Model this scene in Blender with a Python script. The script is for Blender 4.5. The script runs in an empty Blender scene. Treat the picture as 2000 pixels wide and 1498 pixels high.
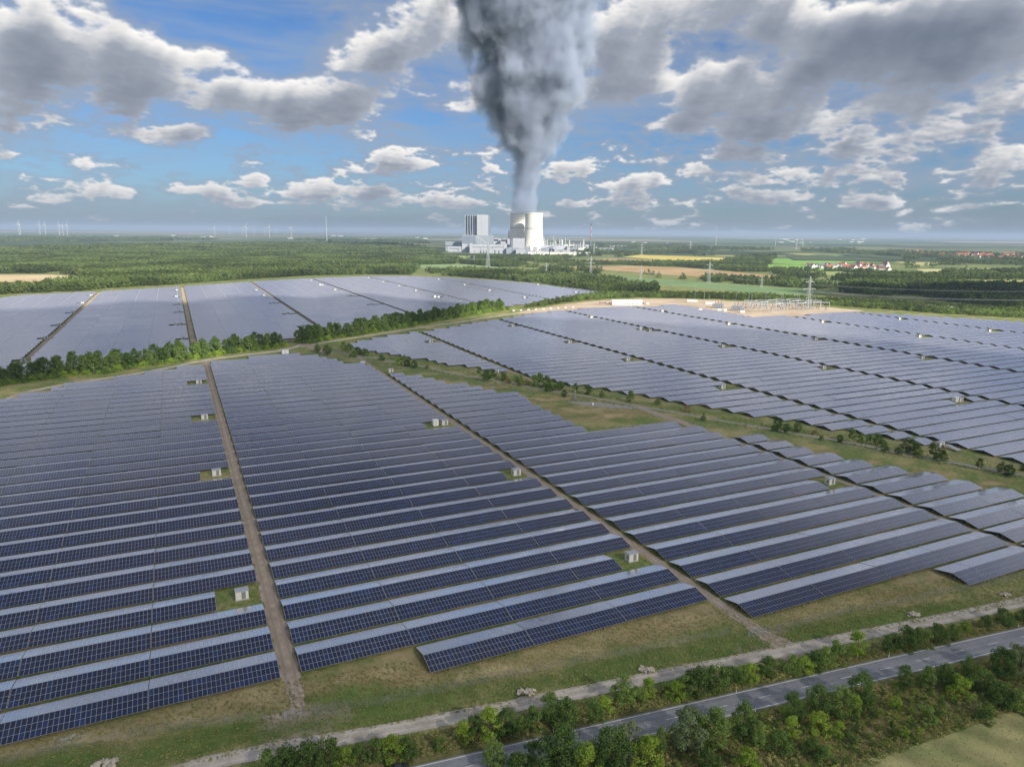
import bpy, math, random
import numpy as np
from mathutils import Vector, Matrix

random.seed(11)
RNG = np.random.default_rng(5)
scene = bpy.context.scene
COL = scene.collection

# ------------------------------------------------------------------ camera
H = 105.0
FPX, PITCH, ROLL, TH = 1389.93, 0.209824, 0.0094295, 0.4414
fw = np.array([0, math.cos(PITCH), -math.sin(PITCH)])
rt0 = np.array([1.0, 0, 0]); up0 = np.cross(rt0, fw)
RT = math.cos(ROLL) * rt0 + math.sin(ROLL) * up0
UP = -math.sin(ROLL) * rt0 + math.cos(ROLL) * up0
cam_d = bpy.data.cameras.new('camera'); cam_d.sensor_width = 36.0
cam_d.lens = FPX / 2000 * 36.0; cam_d.clip_start = 0.5; cam_d.clip_end = 200000
cam = bpy.data.objects.new('camera', cam_d); COL.objects.link(cam)
m = Matrix.Identity(4)
for i in range(3):
    m[i][0] = RT[i]; m[i][1] = UP[i]; m[i][2] = -fw[i]
m[2][3] = H
cam.matrix_world = m
scene.camera = cam

def pdir(x, y):
    d = fw + RT * (x - 1000) / FPX - UP * (y - 749) / FPX
    return d / np.linalg.norm(d)
def P(x, y, z=0.0):
    """ground point seen at photo position x, y (at height z)"""
    d = pdir(x, y); k = (z - H) / d[2]
    return (d[0] * k, d[1] * k)
def PD(x, y, dist):
    """point seen at photo position x, y standing dist metres away (along y)"""
    d = pdir(x, y); k = dist / d[1]
    return (d[0] * k, dist, H + d[2] * k)
def depth(x, y, z=0.0):
    return float(np.dot(np.array([x, y, z - H]), fw))
CU, SU = math.cos(TH), math.sin(TH)
def uv2w(u, v): return (u * CU - v * SU, u * SU + v * CU)
def w2uv(x, y): return (x * CU + y * SU, -x * SU + y * CU)
def az_el(x, y):
    d = pdir(x, y); return math.atan2(d[0], d[1]), math.asin(d[2])

# ------------------------------------------------------------------ node helper
class NT:
    def __init__(s, tree): s.t = tree; s.n = tree.nodes; s.l = tree.links
    def new(s, typ, **kw):
        n = s.n.new(typ)
        for k, v in kw.items(): setattr(n, k, v)
        return n
    def set(s, sock, v):
        if v is None: return
        if hasattr(v, 'is_output') or isinstance(v, bpy.types.NodeSocket): s.l.new(v, sock)
        else: sock.default_value = v
    def math(s, op, a, b=None, c=None, clamp=False):
        n = s.n.new('ShaderNodeMath'); n.operation = op; n.use_clamp = clamp
        for i, v in enumerate((a, b, c)):
            if v is not None: s.set(n.inputs[i], v)
        return n.outputs[0]
    def vmath(s, op, a, b=None, scale=None):
        n = s.n.new('ShaderNodeVectorMath'); n.operation = op
        s.set(n.inputs[0], a)
        if b is not None: s.set(n.inputs[1], b)
        if scale is not None: s.set(n.inputs['Scale'], scale)
        return n.outputs['Value'] if op in ('LENGTH', 'DOT_PRODUCT', 'DISTANCE') else n.outputs[0]
    def mix(s, fac, a, b):
        n = s.n.new('ShaderNodeMix'); n.data_type = 'RGBA'
        s.set(n.inputs[0], fac); s.set(n.inputs[6], a); s.set(n.inputs[7], b)
        return n.outputs[2]
    def noise(s, vec, scale, detail=3, rough=0.5, dist=0.0, color=False):
        n = s.n.new('ShaderNodeTexNoise'); s.set(n.inputs['Vector'], vec)
        n.inputs['Scale'].default_value = scale; n.inputs['Detail'].default_value = detail
        n.inputs['Roughness'].default_value = rough; n.inputs['Distortion'].default_value = dist
        return n.outputs[1 if color else 0]
    def ramp(s, v, a, b, lo=0.0, hi=1.0, smooth=True):
        n = s.n.new('ShaderNodeMapRange'); n.interpolation_type = 'SMOOTHSTEP' if smooth else 'LINEAR'
        s.set(n.inputs[0], v); n.inputs[1].default_value = a; n.inputs[2].default_value = b
        n.inputs[3].default_value = lo; n.inputs[4].default_value = hi
        return n.outputs[0]
def col(r, g, b): return (r, g, b, 1.0)

# ------------------------------------------------------------------ light
SUN_EL, SUN_AZ = math.radians(30), math.radians(138)      # azimuth clockwise from +Y
SUN = Vector((math.sin(SUN_AZ) * math.cos(SUN_EL), math.cos(SUN_AZ) * math.cos(SUN_EL), math.sin(SUN_EL)))
ld = bpy.data.lights.new('sun', 'SUN'); ld.energy = 5.0; ld.angle = math.radians(0.5); ld.color = (1.0, 0.93, 0.82)
sun = bpy.data.objects.new('sun', ld); COL.objects.link(sun)
sun.rotation_euler = SUN.to_track_quat('Z', 'Y').to_euler()

world = bpy.data.worlds.new('World'); scene.world = world; world.use_nodes = True
w = NT(world.node_tree); w.n.clear()
gen = w.new('ShaderNodeTexCoord').outputs['Generated']

# cloud groups: photo position, radii in photo pixels, weight
BLOBS = [
 (1780, 110, 330, 130, .50), (1560, 40, 200, 60, .45), (1960, 180, 140, 70, .4),
 (1080, 60, 260, 120, .40), (900, 190, 150, 60, .34), (1400, 240, 120, 40, .45), (640, 110, 60, 60, .5), (1610, 130, 60, 70, .55), (60, 240, 90, 30, .42), (300, 160, 160, 30, .4), (1850, 250, 170, 40, .40), (1600, 350, 200, 26, .42), (380, 375, 90, 16, .40), (500, 395, 120, 12, .42), (1130, 390, 90, 14, .4), (1900, 410, 140, 10, .3),
 (130, 70, 250, 85, .62), (370, 115, 130, 50, .5), (60, 195, 120, 50, .5), (220, 200, 95, 42, .48),
 (470, 205, 130, 55, .52), (620, 215, 130, 60, .62), (700, 110, 130, 90, .5), (345, 258, 50, 22, .55),
 (10, 295, 48, 24, .5), (820, 70, 120, 110, .42), (60, 120, 140, 60, .3),
 (1430, 180, 110, 75, .58), (1560, 170, 90, 90, .55), (1520, 245, 210, 48, .5), (1300, 90, 170, 130, .42),
 (1500, 20, 220, 70, .42), (1780, 90, 230, 100, .55), (1950, 40, 160, 80, .4), (1800, 200, 150, 50, .42),
 (1690, 285, 140, 48, .45), (1460, 310, 90, 30, .4), (1900, 330, 140, 42, .45), (1230, 180, 120, 60, .36),
 (480, 340, 44, 34, .5), (590, 378, 150, 20, .5), (740, 385, 80, 18, .55), (895, 384, 75, 16, .55),
 (800, 322, 60, 26, .5), (720, 345, 80, 22, .4), (1230, 362, 90, 24, .5), (1350, 345, 60, 22, .4), (1500, 388, 110, 18, .52),
 (1680, 385, 80, 22, .52), (60, 380, 120, 18, .36), (200, 388, 70, 14, .4), (1900, 380, 120, 24, .4), (1100, 330, 70, 22, .4),
 (560, 60, 150, 80, -.6), (330, 20, 120, 40, -.45), (40, 30, 60, 40, -.1), (1990, 245, 70, 26, -.3),
 (250, 310, 260, 32, -.35), (560, 300, 200, 30, -.35), (850, 250, 100, 50, -.35), (1150, 280, 120, 30, -.2),
 (400, 425, 500, 18, -.2), (1500, 425, 500, 18, -.2),
]
_perm = RNG.permutation(256).astype(np.int32); _perm = np.concatenate([_perm, _perm, _perm])
_grad = RNG.normal(size=(256, 3)).astype(np.float32); _grad /= np.linalg.norm(_grad, axis=1)[:, None]
def perlin(x, y, z):
    xi = np.floor(x).astype(np.int32); yi = np.floor(y).astype(np.int32); zi = np.floor(z).astype(np.int32)
    xf, yf, zf = (x - xi).astype(np.float32), (y - yi).astype(np.float32), (z - zi).astype(np.float32)
    xi &= 255; yi &= 255; zi &= 255
    u, v, t = [q * q * q * (q * (q * 6 - 15) + 10) for q in (xf, yf, zf)]
    out = 0
    for dx in (0, 1):
        for dy in (0, 1):
            for dz in (0, 1):
                gidx = _perm[_perm[_perm[xi + dx] + yi + dy] + zi + dz]
                gr = _grad[gidx]
                dot = gr[..., 0] * (xf - dx) + gr[..., 1] * (yf - dy) + gr[..., 2] * (zf - dz)
                out = out + dot * (u if dx else 1 - u) * (v if dy else 1 - v) * (t if dz else 1 - t)
    return out * 1.5
def fbm(x, y, z, s, octv, rough=.5, bill=False):
    a, tot, o = 1.0, 0, 0
    for k in range(octv):
        n = perlin(x * s + 17.3 * k, y * s + 5.1 * k, z * s + 9.7 * k)
        if bill: n = 1 - 2.2 * np.abs(n)
        tot = tot + a * n; o += a; a *= rough; s *= 2.03
    return tot / o
def sstep(x, a, b):
    t = np.clip((x - a) / (b - a), 0, 1); return t * t * (3 - 2 * t)
def cloud_density(az, el):
    ce = np.cos(el); X = np.sin(az) * ce; Y = np.cos(az) * ce; Z = np.sin(el)
    wx = fbm(X, Y, Z, 9, 2); wz = fbm(X + 7, Y, Z, 9, 2)
    az2 = az + wx * .04; el2 = el + wz * .02
    bias = np.full(az.shape, 0.0, np.float32); neg = 0
    for (bx, by, rx, ry, wt) in BLOBS:
        a0, e0 = az_el(bx, by); a1, _ = az_el(bx + rx * .5, by); a2, _ = az_el(bx - rx * .5, by)
        _, e1 = az_el(bx, by - ry * .5); _, e2 = az_el(bx, by + ry * .5)
        q = ((az2 - a0) / abs(a1 - a2)) ** 2
        dy = (el2 - e0) / abs(e1 - e2)
        if wt > 0: dy = np.where(dy < 0, dy * 1.35, dy * .9)      # flat bases, domed tops
        b = wt * (1 - sstep(np.sqrt(q + dy * dy), .2, 1.3))
        if wt < 0: neg = neg + b
        else: bias = np.maximum(bias, b) + .3 * np.minimum(bias, b)
    outside = sstep(np.abs(az), .72, 1.0) + sstep(el, .3, .42)
    bias = bias + neg + .27 * np.clip(outside, 0, 1)
    low = sstep(Z, .10, .22)
    hz_ = Z * 1.9
    n_hi = fbm(X, Y, hz_, 8, 7, .56); b_hi = fbm(X + 3, Y, hz_, 17, 5, .58, True)
    n_lo = fbm(X, Y + 5, Z * 3.2, 15, 6, .56); b_lo = fbm(X + 9, Y, Z * 3.0, 30, 4, .58, True)
    n = n_hi * low + n_lo * (1 - low); bl = b_hi * low + b_lo * (1 - low)
    return (bias - .235 + 1.05 * n + (.46 - .12 * low) * (bl - .35)).astype(np.float32)
def cloud_image(az, el, step):
    D = cloud_density(az, el)
    dens = np.clip(D, 0, 1.2)
    alpha = sstep(D, -.03, .20)
    shade = np.zeros_like(D); n = 0
    for k, mlt in enumerate((.003, .007, .013, .022, .034, .05)):     # light falls from above and a little from the right
        sh = int(round(mlt / step)); hx = int(round(mlt * .45 / step))
        q = np.roll(dens, sh * ROWDIR, axis=0); q = np.roll(q, -hx, axis=1)
        shade += q * (.9, .9, 1.1, 1.2, 1.3, 1.2)[k]
    lit = np.exp(-shade * .60)
    edge = np.clip(1 - dens * 1.1, 0, 1)
    lit = lit * .82 + edge * .18
    lit = np.clip(lit + .10 * fbm(np.sin(az), np.cos(az), el * 1.6, 14, 4, .6), 0, 1)
    hi = np.array([.74, .72, .69]); mid = np.array([.26, .285, .335]); dk = np.array([.10, .125, .17])
    L = lit[..., None]
    thin = .62 * sstep(D, -.50, .02) * (.55 + .45 * sstep(el, .02, .12)) * np.clip(1 + .9 * fbm(np.sin(az) * 2, np.cos(az) * 2, el * 14, 3, 5, .6), 0, 1.2)
    c = np.where(L < .45, dk + (mid - dk) * (L / .45), mid + (hi - mid) * np.clip((L - .45) / .5, 0, 1))
    tc = np.array([.24, .275, .335]) ; am = alpha[..., None]; tm = (np.clip(thin, 0, .75) * (1 - alpha))[..., None]; tot = am + tm + 1e-4
    c = (c * am + tc * tm) / tot
    return np.concatenate([c, np.clip(tot, 0, 1)], -1).astype(np.float32)
ROWDIR = -1                      # rows run upwards in a Blender image; a sample from above moves down
SW, SH = 5120, 2560
STEP = 2 * math.pi / SW
lw, lh = SW // 4, SH // 4
azl = (np.arange(lw) + .5) / lw * 2 * math.pi - math.pi; ell = (np.arange(lh // 2) + .5) / lh * math.pi
A_, E_ = np.meshgrid(azl, ell)
lo = cloud_image(A_, E_, STEP * 4)
env = np.zeros((SH, SW, 4), np.float32)
big = np.repeat(np.repeat(lo, 4, 0), 4, 1)
env[SH // 2:] = big[:SH // 2]
a0, a1 = int((math.pi - .95) / STEP), int((math.pi + .95) / STEP); e1 = int(.55 / STEP)
A_, E_ = np.meshgrid((np.arange(a0, a1) + .5) * STEP - math.pi, (np.arange(e1) + .5) * STEP)
hi_ = cloud_image(A_, E_, STEP)
pad = 60
env[SH // 2:SH // 2 + e1 - pad, a0 + pad:a1 - pad] = hi_[:-pad, pad:-pad]
env[:SH // 2, :, :3] = (.2, .23, .27)
img = bpy.data.images.new('cloud_cover', SW, SH, alpha=True, float_buffer=True)
img.colorspace_settings.name = 'Non-Color'; img.alpha_mode = 'CHANNEL_PACKED'
img.pixels.foreach_set(np.roll(env, SW // 4 * 0, axis=1).ravel())
img.update(); img.pack()
del env, big, lo, hi_
sx = w.new('ShaderNodeSeparateXYZ'); w.set(sx.inputs[0], gen)
uu = w.math('ADD', w.math('DIVIDE', w.math('ARCTAN2', sx.outputs[0], sx.outputs[1]), 2 * math.pi), .5)
vv = w.math('ADD', w.math('DIVIDE', w.math('ARCSINE', sx.outputs[2]), math.pi), .5)
cxy = w.new('ShaderNodeCombineXYZ'); w.set(cxy.inputs[0], uu); w.set(cxy.inputs[1], vv)
it = w.new('ShaderNodeTexImage'); it.image = img; it.interpolation = 'Cubic'; w.set(it.inputs[0], cxy.outputs[0])
sky = w.new('ShaderNodeTexSky', sky_type='NISHITA'); sky.sun_disc = False
sky.sun_elevation = SUN_EL; sky.sun_rotation = SUN_AZ; sky.altitude = 100; sky.air_density = 1.0; sky.dust_density = .8; sky.ozone_density = 2.5
skyc = w.vmath('MULTIPLY', sky.outputs[0], (0.038, 0.053, 0.074))
st = w.noise(w.vmath('MULTIPLY', gen, (2.0, 2.0, 16.0)), 1.6, 3, .6, .4)
skyc = w.mix(w.math('MULTIPLY', w.ramp(st, .38, .68), w.ramp(sx.outputs[2], .02, .2, .35, .50)), skyc, col(.24, .30, .385))
cl = w.mix(it.outputs[1], skyc, it.outputs[0])
veil = w.math('POWER', w.math('SUBTRACT', 1.0, w.math('MAXIMUM', sx.outputs[2], 0.0)), 26)
cl = w.mix(w.math('MULTIPLY', veil, .60), cl, col(.165, .198, .255))
bg = w.new('ShaderNodeBackground'); w.set(bg.inputs[0], cl); bg.inputs[1].default_value = 0.84
world.cycles.sampling_method = 'MANUAL'; world.cycles.sample_map_resolution = 256
wo = w.new('ShaderNodeOutputWorld'); w.l.new(bg.outputs[0], wo.inputs[0])

scene.view_settings.view_transform = 'Standard'
scene.view_settings.look = 'None'
scene.view_settings.exposure = 0.78
scene.view_settings.gamma = 1.0
cy = scene.cycles
cy.volume_step_rate = 0.16; cy.volume_max_steps = 256; cy.volume_bounces = 3
cy.max_bounces = 6; cy.diffuse_bounces = 2; cy.glossy_bounces = 3; cy.transparent_max_bounces = 12
cy.use_denoising = True
# ------------------------------------------------------------------ object helpers
def tag(o, label=None, cat=None, group=None, kind=None):
    if label: o['label'] = label
    if cat: o['category'] = cat
    if group: o['group'] = group
    if kind: o['kind'] = kind
    return o
class MB:
    def __init__(s): s.v = []; s.f = []; s.uv = []; s.mi = []
    def quad(s, a, b, c, d, mi=0, uv=None):
        n = len(s.v); s.v += [a, b, c, d]; s.f.append((n, n + 1, n + 2, n + 3)); s.mi.append(mi)
        s.uv.append(uv or ((0, 0), (1, 0), (1, 1), (0, 1)))
    def poly(s, pts, mi=0):
        n = len(s.v); s.v += list(pts); s.f.append(tuple(range(n, n + len(pts)))); s.mi.append(mi)
        s.uv.append(tuple((p[0], p[1]) for p in pts))
    def box(s, x0, x1, y0, y1, z0, z1, mi=0, M=None, top=None):
        c = [(x0, y0, z0), (x1, y0, z0), (x1, y1, z0), (x0, y1, z0), (x0, y0, z1), (x1, y0, z1), (x1, y1, z1), (x0, y1, z1)]
        if M is not None: c = [tuple(M @ Vector(p)) for p in c]
        n = len(s.v); s.v += c
        for k, f in enumerate(((0, 3, 2, 1), (4, 5, 6, 7), (0, 1, 5, 4), (1, 2, 6, 5), (2, 3, 7, 6), (3, 0, 4, 7))):
            s.f.append(tuple(n + i for i in f)); s.mi.append(top if (top is not None and k == 1) else mi)
            s.uv.append(((0, 0), (1, 0), (1, 1), (0, 1)))
    def tube(s, p, q, r0, r1=None, n=6, mi=0):
        p, q = Vector(p), Vector(q); r1 = r0 if r1 is None else r1
        d = (q - p); 
        if d.length < 1e-6: return
        d.normalize(); a = d.orthogonal().normalized(); b = d.cross(a); k = len(s.v)
        for c, r in ((p, r0), (q, r1)):
            for i in range(n):
                t = 2 * math.pi * i / n; s.v.append(tuple(c + a * math.cos(t) * r + b * math.sin(t) * r))
        for i in range(n):
            j = (i + 1) % n; s.f.append((k + i, k + j, k + n + j, k + n + i)); s.mi.append(mi); s.uv.append(((0, 0), (1, 0), (1, 1), (0, 1)))
        s.f.append(tuple(k + n + i for i in range(n))); s.mi.append(mi); s.uv.append(tuple((0, 0) for i in range(n)))
        s.f.append(tuple(k + n - 1 - i for i in range(n))); s.mi.append(mi); s.uv.append(tuple((0, 0) for i in range(n)))
    def lathe(s, prof, c=(0, 0), n=16, mi=0, cap=True):
        k = len(s.v)
        for z, r in prof:
            for i in range(n):
                t = 2 * math.pi * i / n; s.v.append((c[0] + math.cos(t) * r, c[1] + math.sin(t) * r, z))
        for j in range(len(prof) - 1):
            for i in range(n):
                i2 = (i + 1) % n
                s.f.append((k + j * n + i, k + j * n + i2, k + (j + 1) * n + i2, k + (j + 1) * n + i)); s.mi.append(mi); s.uv.append(((0, 0), (1, 0), (1, 1), (0, 1)))
        if cap:
            j = len(prof) - 1
            s.f.append(tuple(k + j * n + i for i in range(n))); s.mi.append(mi); s.uv.append(tuple((0, 0) for i in range(n)))
    def mesh(s, name, mats):
        me = bpy.data.meshes.new(name); me.from_pydata(s.v, [], s.f)
        for mt in mats: me.materials.append(mt)
        if len(mats) > 1: me.polygons.foreach_set('material_index', s.mi)
        ul = me.uv_layers.new(name='uv')
        flat = [c for f in s.uv for p in f for c in p]
        ul.data.foreach_set('uv', flat); me.update(); return me
    def build(s, name, mats, parent=None, smooth=False):
        if not isinstance(mats, (list, tuple)): mats = [mats]
        me = s.mesh(name, mats)
        if smooth: me.polygons.foreach_set('use_smooth', [True] * len(me.polygons))
        return link(name, me, parent)
def link(name, me, parent=None):
    o = bpy.data.objects.new(name, me); COL.objects.link(o)
    if parent is not None: o.parent = parent
    return o
def empty(name, loc, rz=0.0, scale=1.0):
    o = bpy.data.objects.new(name, None); COL.objects.link(o); o.location = loc; o.rotation_euler = (0, 0, rz); o.scale = (scale,) * 3
    o.empty_display_size = .1
    return o
def inst(src, loc, rz=0.0, scale=1.0):
    r = src.copy(); COL.objects.link(r); r.location = loc; r.rotation_euler = (0, 0, rz)
    r.scale = (scale,) * 3 if not isinstance(scale, tuple) else scale
    for ch in src.children:
        c = ch.copy(); COL.objects.link(c); c.parent = r
        for g2 in ch.children:
            d2 = g2.copy(); COL.objects.link(d2); d2.parent = c
    return r
ORD = ['first', 'second', 'third', 'fourth', 'fifth', 'sixth', 'seventh', 'eighth', 'ninth', 'tenth', 'eleventh', 'twelfth', 'thirteenth',
       'fourteenth', 'fifteenth', 'sixteenth', 'seventeenth', 'eighteenth', 'nineteenth']
def ordn(i):
    if i < 19: return ORD[i]
    if i >= 99: return 'hundredth' if i == 99 else 'hundred-and-' + ordn(i - 100)
    i += 1; t = ['', '', 'twent', 'thirt', 'fort', 'fift', 'sixt', 'sevent', 'eight', 'ninet'][i // 10 % 10]
    return (t + 'ieth') if i % 10 == 0 else t + 'y-' + ORD[i % 10 - 1]

# ------------------------------------------------------------------ materials
def material(name, fn):
    mt = bpy.data.materials.new(name); mt.use_nodes = True; t = NT(mt.node_tree); t.n.clear()
    out = t.new('ShaderNodeOutputMaterial'); sh = fn(t); t.l.new(sh, out.inputs[0]); return mt
def bsdf(t, c, rough=.8, spec=.3, metal=0, normal=None):
    b = t.new('ShaderNodeBsdfPrincipled'); t.set(b.inputs['Base Color'], c); t.set(b.inputs['Roughness'], rough)
    b.inputs['Specular IOR Level'].default_value = spec; b.inputs['Metallic'].default_value = metal
    if normal is not None: t.set(b.inputs['Normal'], normal)
    return b
def plain(name, c, rough=.8, spec=.3, metal=0, var=.12, scale=.6, dirt=0.0):
    def fn(t):
        geo = t.new('ShaderNodeTexCoord').outputs['Object']
        n = t.noise(geo, scale, 4, .6)
        k = t.ramp(n, .25, .75, 1 - var, 1 + var)
        cc = t.vmath('SCALE', c, scale=k)
        if dirt: cc = t.mix(t.math('MULTIPLY', t.ramp(t.noise(geo, scale * .35, 5, .65), .5, .72), dirt), cc, col(c[0] * .5, c[1] * .47, c[2] * .42))
        return bsdf(t, cc, rough, spec, metal).outputs[0]
    return material(name, fn)
def wpos(t): return t.new('ShaderNodeNewGeometry').outputs['Position']

def pane_mat(name, uvmode):
    def fn(t):
        tc = t.new('ShaderNodeTexCoord')
        uv = tc.outputs['UV']
        s = t.new('ShaderNodeSeparateXYZ'); t.set(s.inputs[0], uv)
        fx = t.math('FRACT', s.outputs[0]); fy = t.math('FRACT', s.outputs[1])
        ax = t.math('ABSOLUTE', t.math('SUBTRACT', fx, .5)); ay = t.math('ABSOLUTE', t.math('SUBTRACT', fy, .5))
        frame = t.math('MAXIMUM', t.math('GREATER_THAN', ax, .5 - .030), t.math('GREATER_THAN', ay, .5 - .017))
        half = t.math('MULTIPLY', t.math('LESS_THAN', ay, .006), .5)
        c6x = t.math('ABSOLUTE', t.math('SUBTRACT', t.math('FRACT', t.math('MULTIPLY', fx, 6)), .5))
        c6y = t.math('ABSOLUTE', t.math('SUBTRACT', t.math('FRACT', t.math('MULTIPLY', fy, 12)), .5))
        cell = t.math('MULTIPLY', t.math('MAXIMUM', t.math('GREATER_THAN', c6x, .475), t.math('GREATER_THAN', c6y, .475)), .16)
        fl = t.vmath('FLOOR', uv)
        oi = t.new('ShaderNodeObjectInfo')
        if uvmode == 'mass': key = fl
        elif uvmode == 'table': key = t.vmath('ADD', fl, t.vmath('SCALE', t.vmath('MULTIPLY', oi.outputs['Location'], (7.13, 3.7, 0)), scale=1.0))
        else: key = t.vmath('SCALE', oi.outputs['Location'], scale=11.3)
        wn = t.new('ShaderNodeTexWhiteNoise'); wn.noise_dimensions = '3D'; t.set(wn.inputs[0], key)
        if uvmode == 'one': wn.noise_dimensions = '1D'; t.set(wn.inputs[1], oi.outputs['Random'])
        wp = wpos(t)
        big = t.noise(wp, .012, 3, .55)
        base = t.mix(wn.outputs[0], col(.006, .015, .052), col(.012, .016, .036))
        sp = t.new('ShaderNodeSeparateColor'); t.set(sp.inputs[0], wn.outputs[1])
        base = t.mix(t.math('MULTIPLY', t.math('POWER', sp.outputs[2], 4), .7), base, col(.016, .038, .125))
        base = t.mix(t.math('MULTIPLY', t.ramp(big, .42, .62), .45), base, col(.026, .021, .040))
        base = t.mix(cell, base, col(.10, .12, .19))
        base = t.mix(half, base, col(.09, .11, .17))
        if uvmode != 'one': base = t.mix(frame, base, col(.30, .33, .42))
        b = bsdf(t, base, .45, .08)
        gl = t.new('ShaderNodeBsdfGlossy'); gl.inputs['Color'].default_value = col(.94, .93, .98)
        t.set(gl.inputs['Roughness'], t.ramp(sp.outputs[1], 0, 1, .10, .24))
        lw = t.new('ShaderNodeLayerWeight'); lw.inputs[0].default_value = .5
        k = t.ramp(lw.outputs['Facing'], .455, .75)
        dust_sheen = t.math('MULTIPLY', k, .42); dd = t.new('ShaderNodeBsdfDiffuse'); dd.inputs[0].default_value = col(.46, .46, .52)  # pale diffuse at grazing angles paints sky sheen along with dust
        m0 = t.new('ShaderNodeMixShader'); t.set(m0.inputs[0], dust_sheen); t.l.new(b.outputs[0], m0.inputs[1]); t.l.new(dd.outputs[0], m0.inputs[2]); b = m0
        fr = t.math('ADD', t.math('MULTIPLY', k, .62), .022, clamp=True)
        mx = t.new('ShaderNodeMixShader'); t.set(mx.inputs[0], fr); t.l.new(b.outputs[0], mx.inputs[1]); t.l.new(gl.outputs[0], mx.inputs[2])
        return mx.outputs[0]
    return material(name, fn)
M = {}
M['pane_mass'] = pane_mat('solar_glass_far', 'mass')
M['pane_table'] = pane_mat('solar_glass', 'table')
M['pane_one'] = pane_mat('solar_glass_near', 'one')
M['alu'] = plain('aluminium_frame', (.42, .45, .51), .45, .5, .3, .05)
M['rail'] = plain('galvanised_rail', (.33, .34, .36), .5, .5, .5, .1)
M['backsheet'] = plain('panel_backsheet', (.30, .31, .33), .7)
M['white'] = plain('white_paint', (.74, .74, .72), .5, .4, 0, .06, .4, .18)
M['cream'] = plain('cream_paint', (.66, .64, .57), .55, .35, 0, .06, .4, .2)
M['greyroof'] = plain('grey_sheet_roof', (.34, .37, .41), .45, .5, .2, .08)
M['fence_steel'] = plain('fence_steel', (.27, .29, .29), .6, .4, .3, .1)
M['louvre'] = plain('grey_louvre_door', (.22, .23, .24), .6)
M['concrete'] = plain('concrete', (.42, .41, .38), .85, .2, 0, .1, .5, .3)

def ground_mat():
    def fn(t):
        p = wpos(t)
        far_ = t.ramp(t.vmath('LENGTH', p), 900, 2500)
        n1 = t.noise(p, .004, 4, .55); n2 = t.noise(p, .05, 5, .6); n3 = t.noise(p, .6, 4, .65); n4 = t.noise(p, 5.0, 3, .7)
        green = t.mix(t.ramp(n3, .3, .7), col(.110, .155, .042), col(.185, .225, .072))
        dry = t.mix(t.ramp(n4, .3, .7), col(.30, .245, .12), col(.44, .365, .19))
        sel = t.math('ADD', t.math('MULTIPLY', n2, .75), t.math('MULTIPLY', n3, .30))
        c = t.mix(t.math('MULTIPLY', t.ramp(sel, .46, .66), .85), green, dry)
        c = t.mix(t.math('MULTIPLY', t.ramp(n4, .55, .8), .35), c, col(.09, .11, .04))
        lush = t.mix(t.ramp(t.noise(p, .003, 6, .65), .35, .65), col(.085, .135, .045), col(.20, .225, .085)); c = t.mix(t.math('MULTIPLY', far_, .9), c, lush)
        return bsdf(t, c, .95, .1, normal=bumpn(t, n4, .6, .35)).outputs[0]
    return material('meadow_ground', fn)
def bumpn(t, h, s=.3, dist=.2):
    b = t.new('ShaderNodeBump'); t.set(b.inputs['Height'], h); b.inputs['Strength'].default_value = s; b.inputs['Distance'].default_value = dist
    return b.outputs[0]
def soft_mat(name, ca, cb, scale=.5, edge=.25, edgescale=.25, rough=.95, streak=None, thin=0.0, ragged=3.0, soft=.25):
    """surface whose worn edge lets the ground below show; uv.y runs across"""
    def fn(t):
        p = wpos(t); uv = t.new('ShaderNodeTexCoord').outputs['UV']
        s = t.new('ShaderNodeSeparateXYZ'); t.set(s.inputs[0], uv)
        n = t.noise(p, scale, 5, .62); nf = t.noise(p, scale * 9, 3, .65)
        c = t.mix(t.ramp(n, .3, .7), col(*ca), col(*cb))
        c = t.vmath('SCALE', c, scale=t.ramp(nf, .2, .8, .82, 1.18))
        if streak:
            lane = t.math('ABSOLUTE', t.math('SUBTRACT', t.math('ABSOLUTE', t.math('SUBTRACT', s.outputs[1], .5)), .2))
            k = t.math('MULTIPLY', t.ramp(lane, .03, .11, 1, 0), t.ramp(n, .35, .6, .2, .9))
            c = t.mix(k, c, col(*streak))
        d = t.math('SUBTRACT', .5, t.math('ABSOLUTE', t.math('SUBTRACT', s.outputs[1], .5)))
        a = t.math('ADD', t.math('DIVIDE', d, max(edge, 1e-3)), t.math('MULTIPLY', t.math('SUBTRACT', t.noise(p, edgescale, 5, .65), .5), ragged))
        a = t.ramp(a, .5 - soft, .5 + soft, 0, 1 - thin)
        b = bsdf(t, c, rough, .12, normal=bumpn(t, nf, .3))
        tr = t.new('ShaderNodeBsdfTransparent'); mx = t.new('ShaderNodeMixShader')
        t.set(mx.inputs[0], a); t.l.new(tr.outputs[0], mx.inputs[1]); t.l.new(b.outputs[0], mx.inputs[2]); return mx.outputs[0]
    return material(name, fn)
def field_mat(name, ca, cb, scale=.01, lines=0.0):
    def fn(t):
        p = wpos(t)
        n = t.noise(p, scale, 5, .6); nf = t.noise(p, scale * 25, 3, .6)
        c = t.mix(t.ramp(n, .3, .7), col(*ca), col(*cb)); c = t.vmath('SCALE', c, scale=t.ramp(nf, .25, .75, .85, 1.15))
        if lines:
            wv = t.new('ShaderNodeTexWave'); t.set(wv.inputs['Vector'], t.vmath('ADD', p, t.vmath('SCALE', t.noise(p, .02, 2, color=True), scale=9))); wv.inputs['Scale'].default_value = lines; wv.bands_direction = 'DIAGONAL'
            c = t.vmath('SCALE', c, scale=t.ramp(wv.outputs[1], 0, 1, .86, 1.1))
        return bsdf(t, c, .95, .1).outputs[0]
    return material(name, fn)
M['ground'] = ground_mat()
M['dirt'] = soft_mat('brown_dirt', (.27, .215, .165), (.39, .325, .265), .35, .16, .35, streak=(.25, .21, .17))
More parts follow.
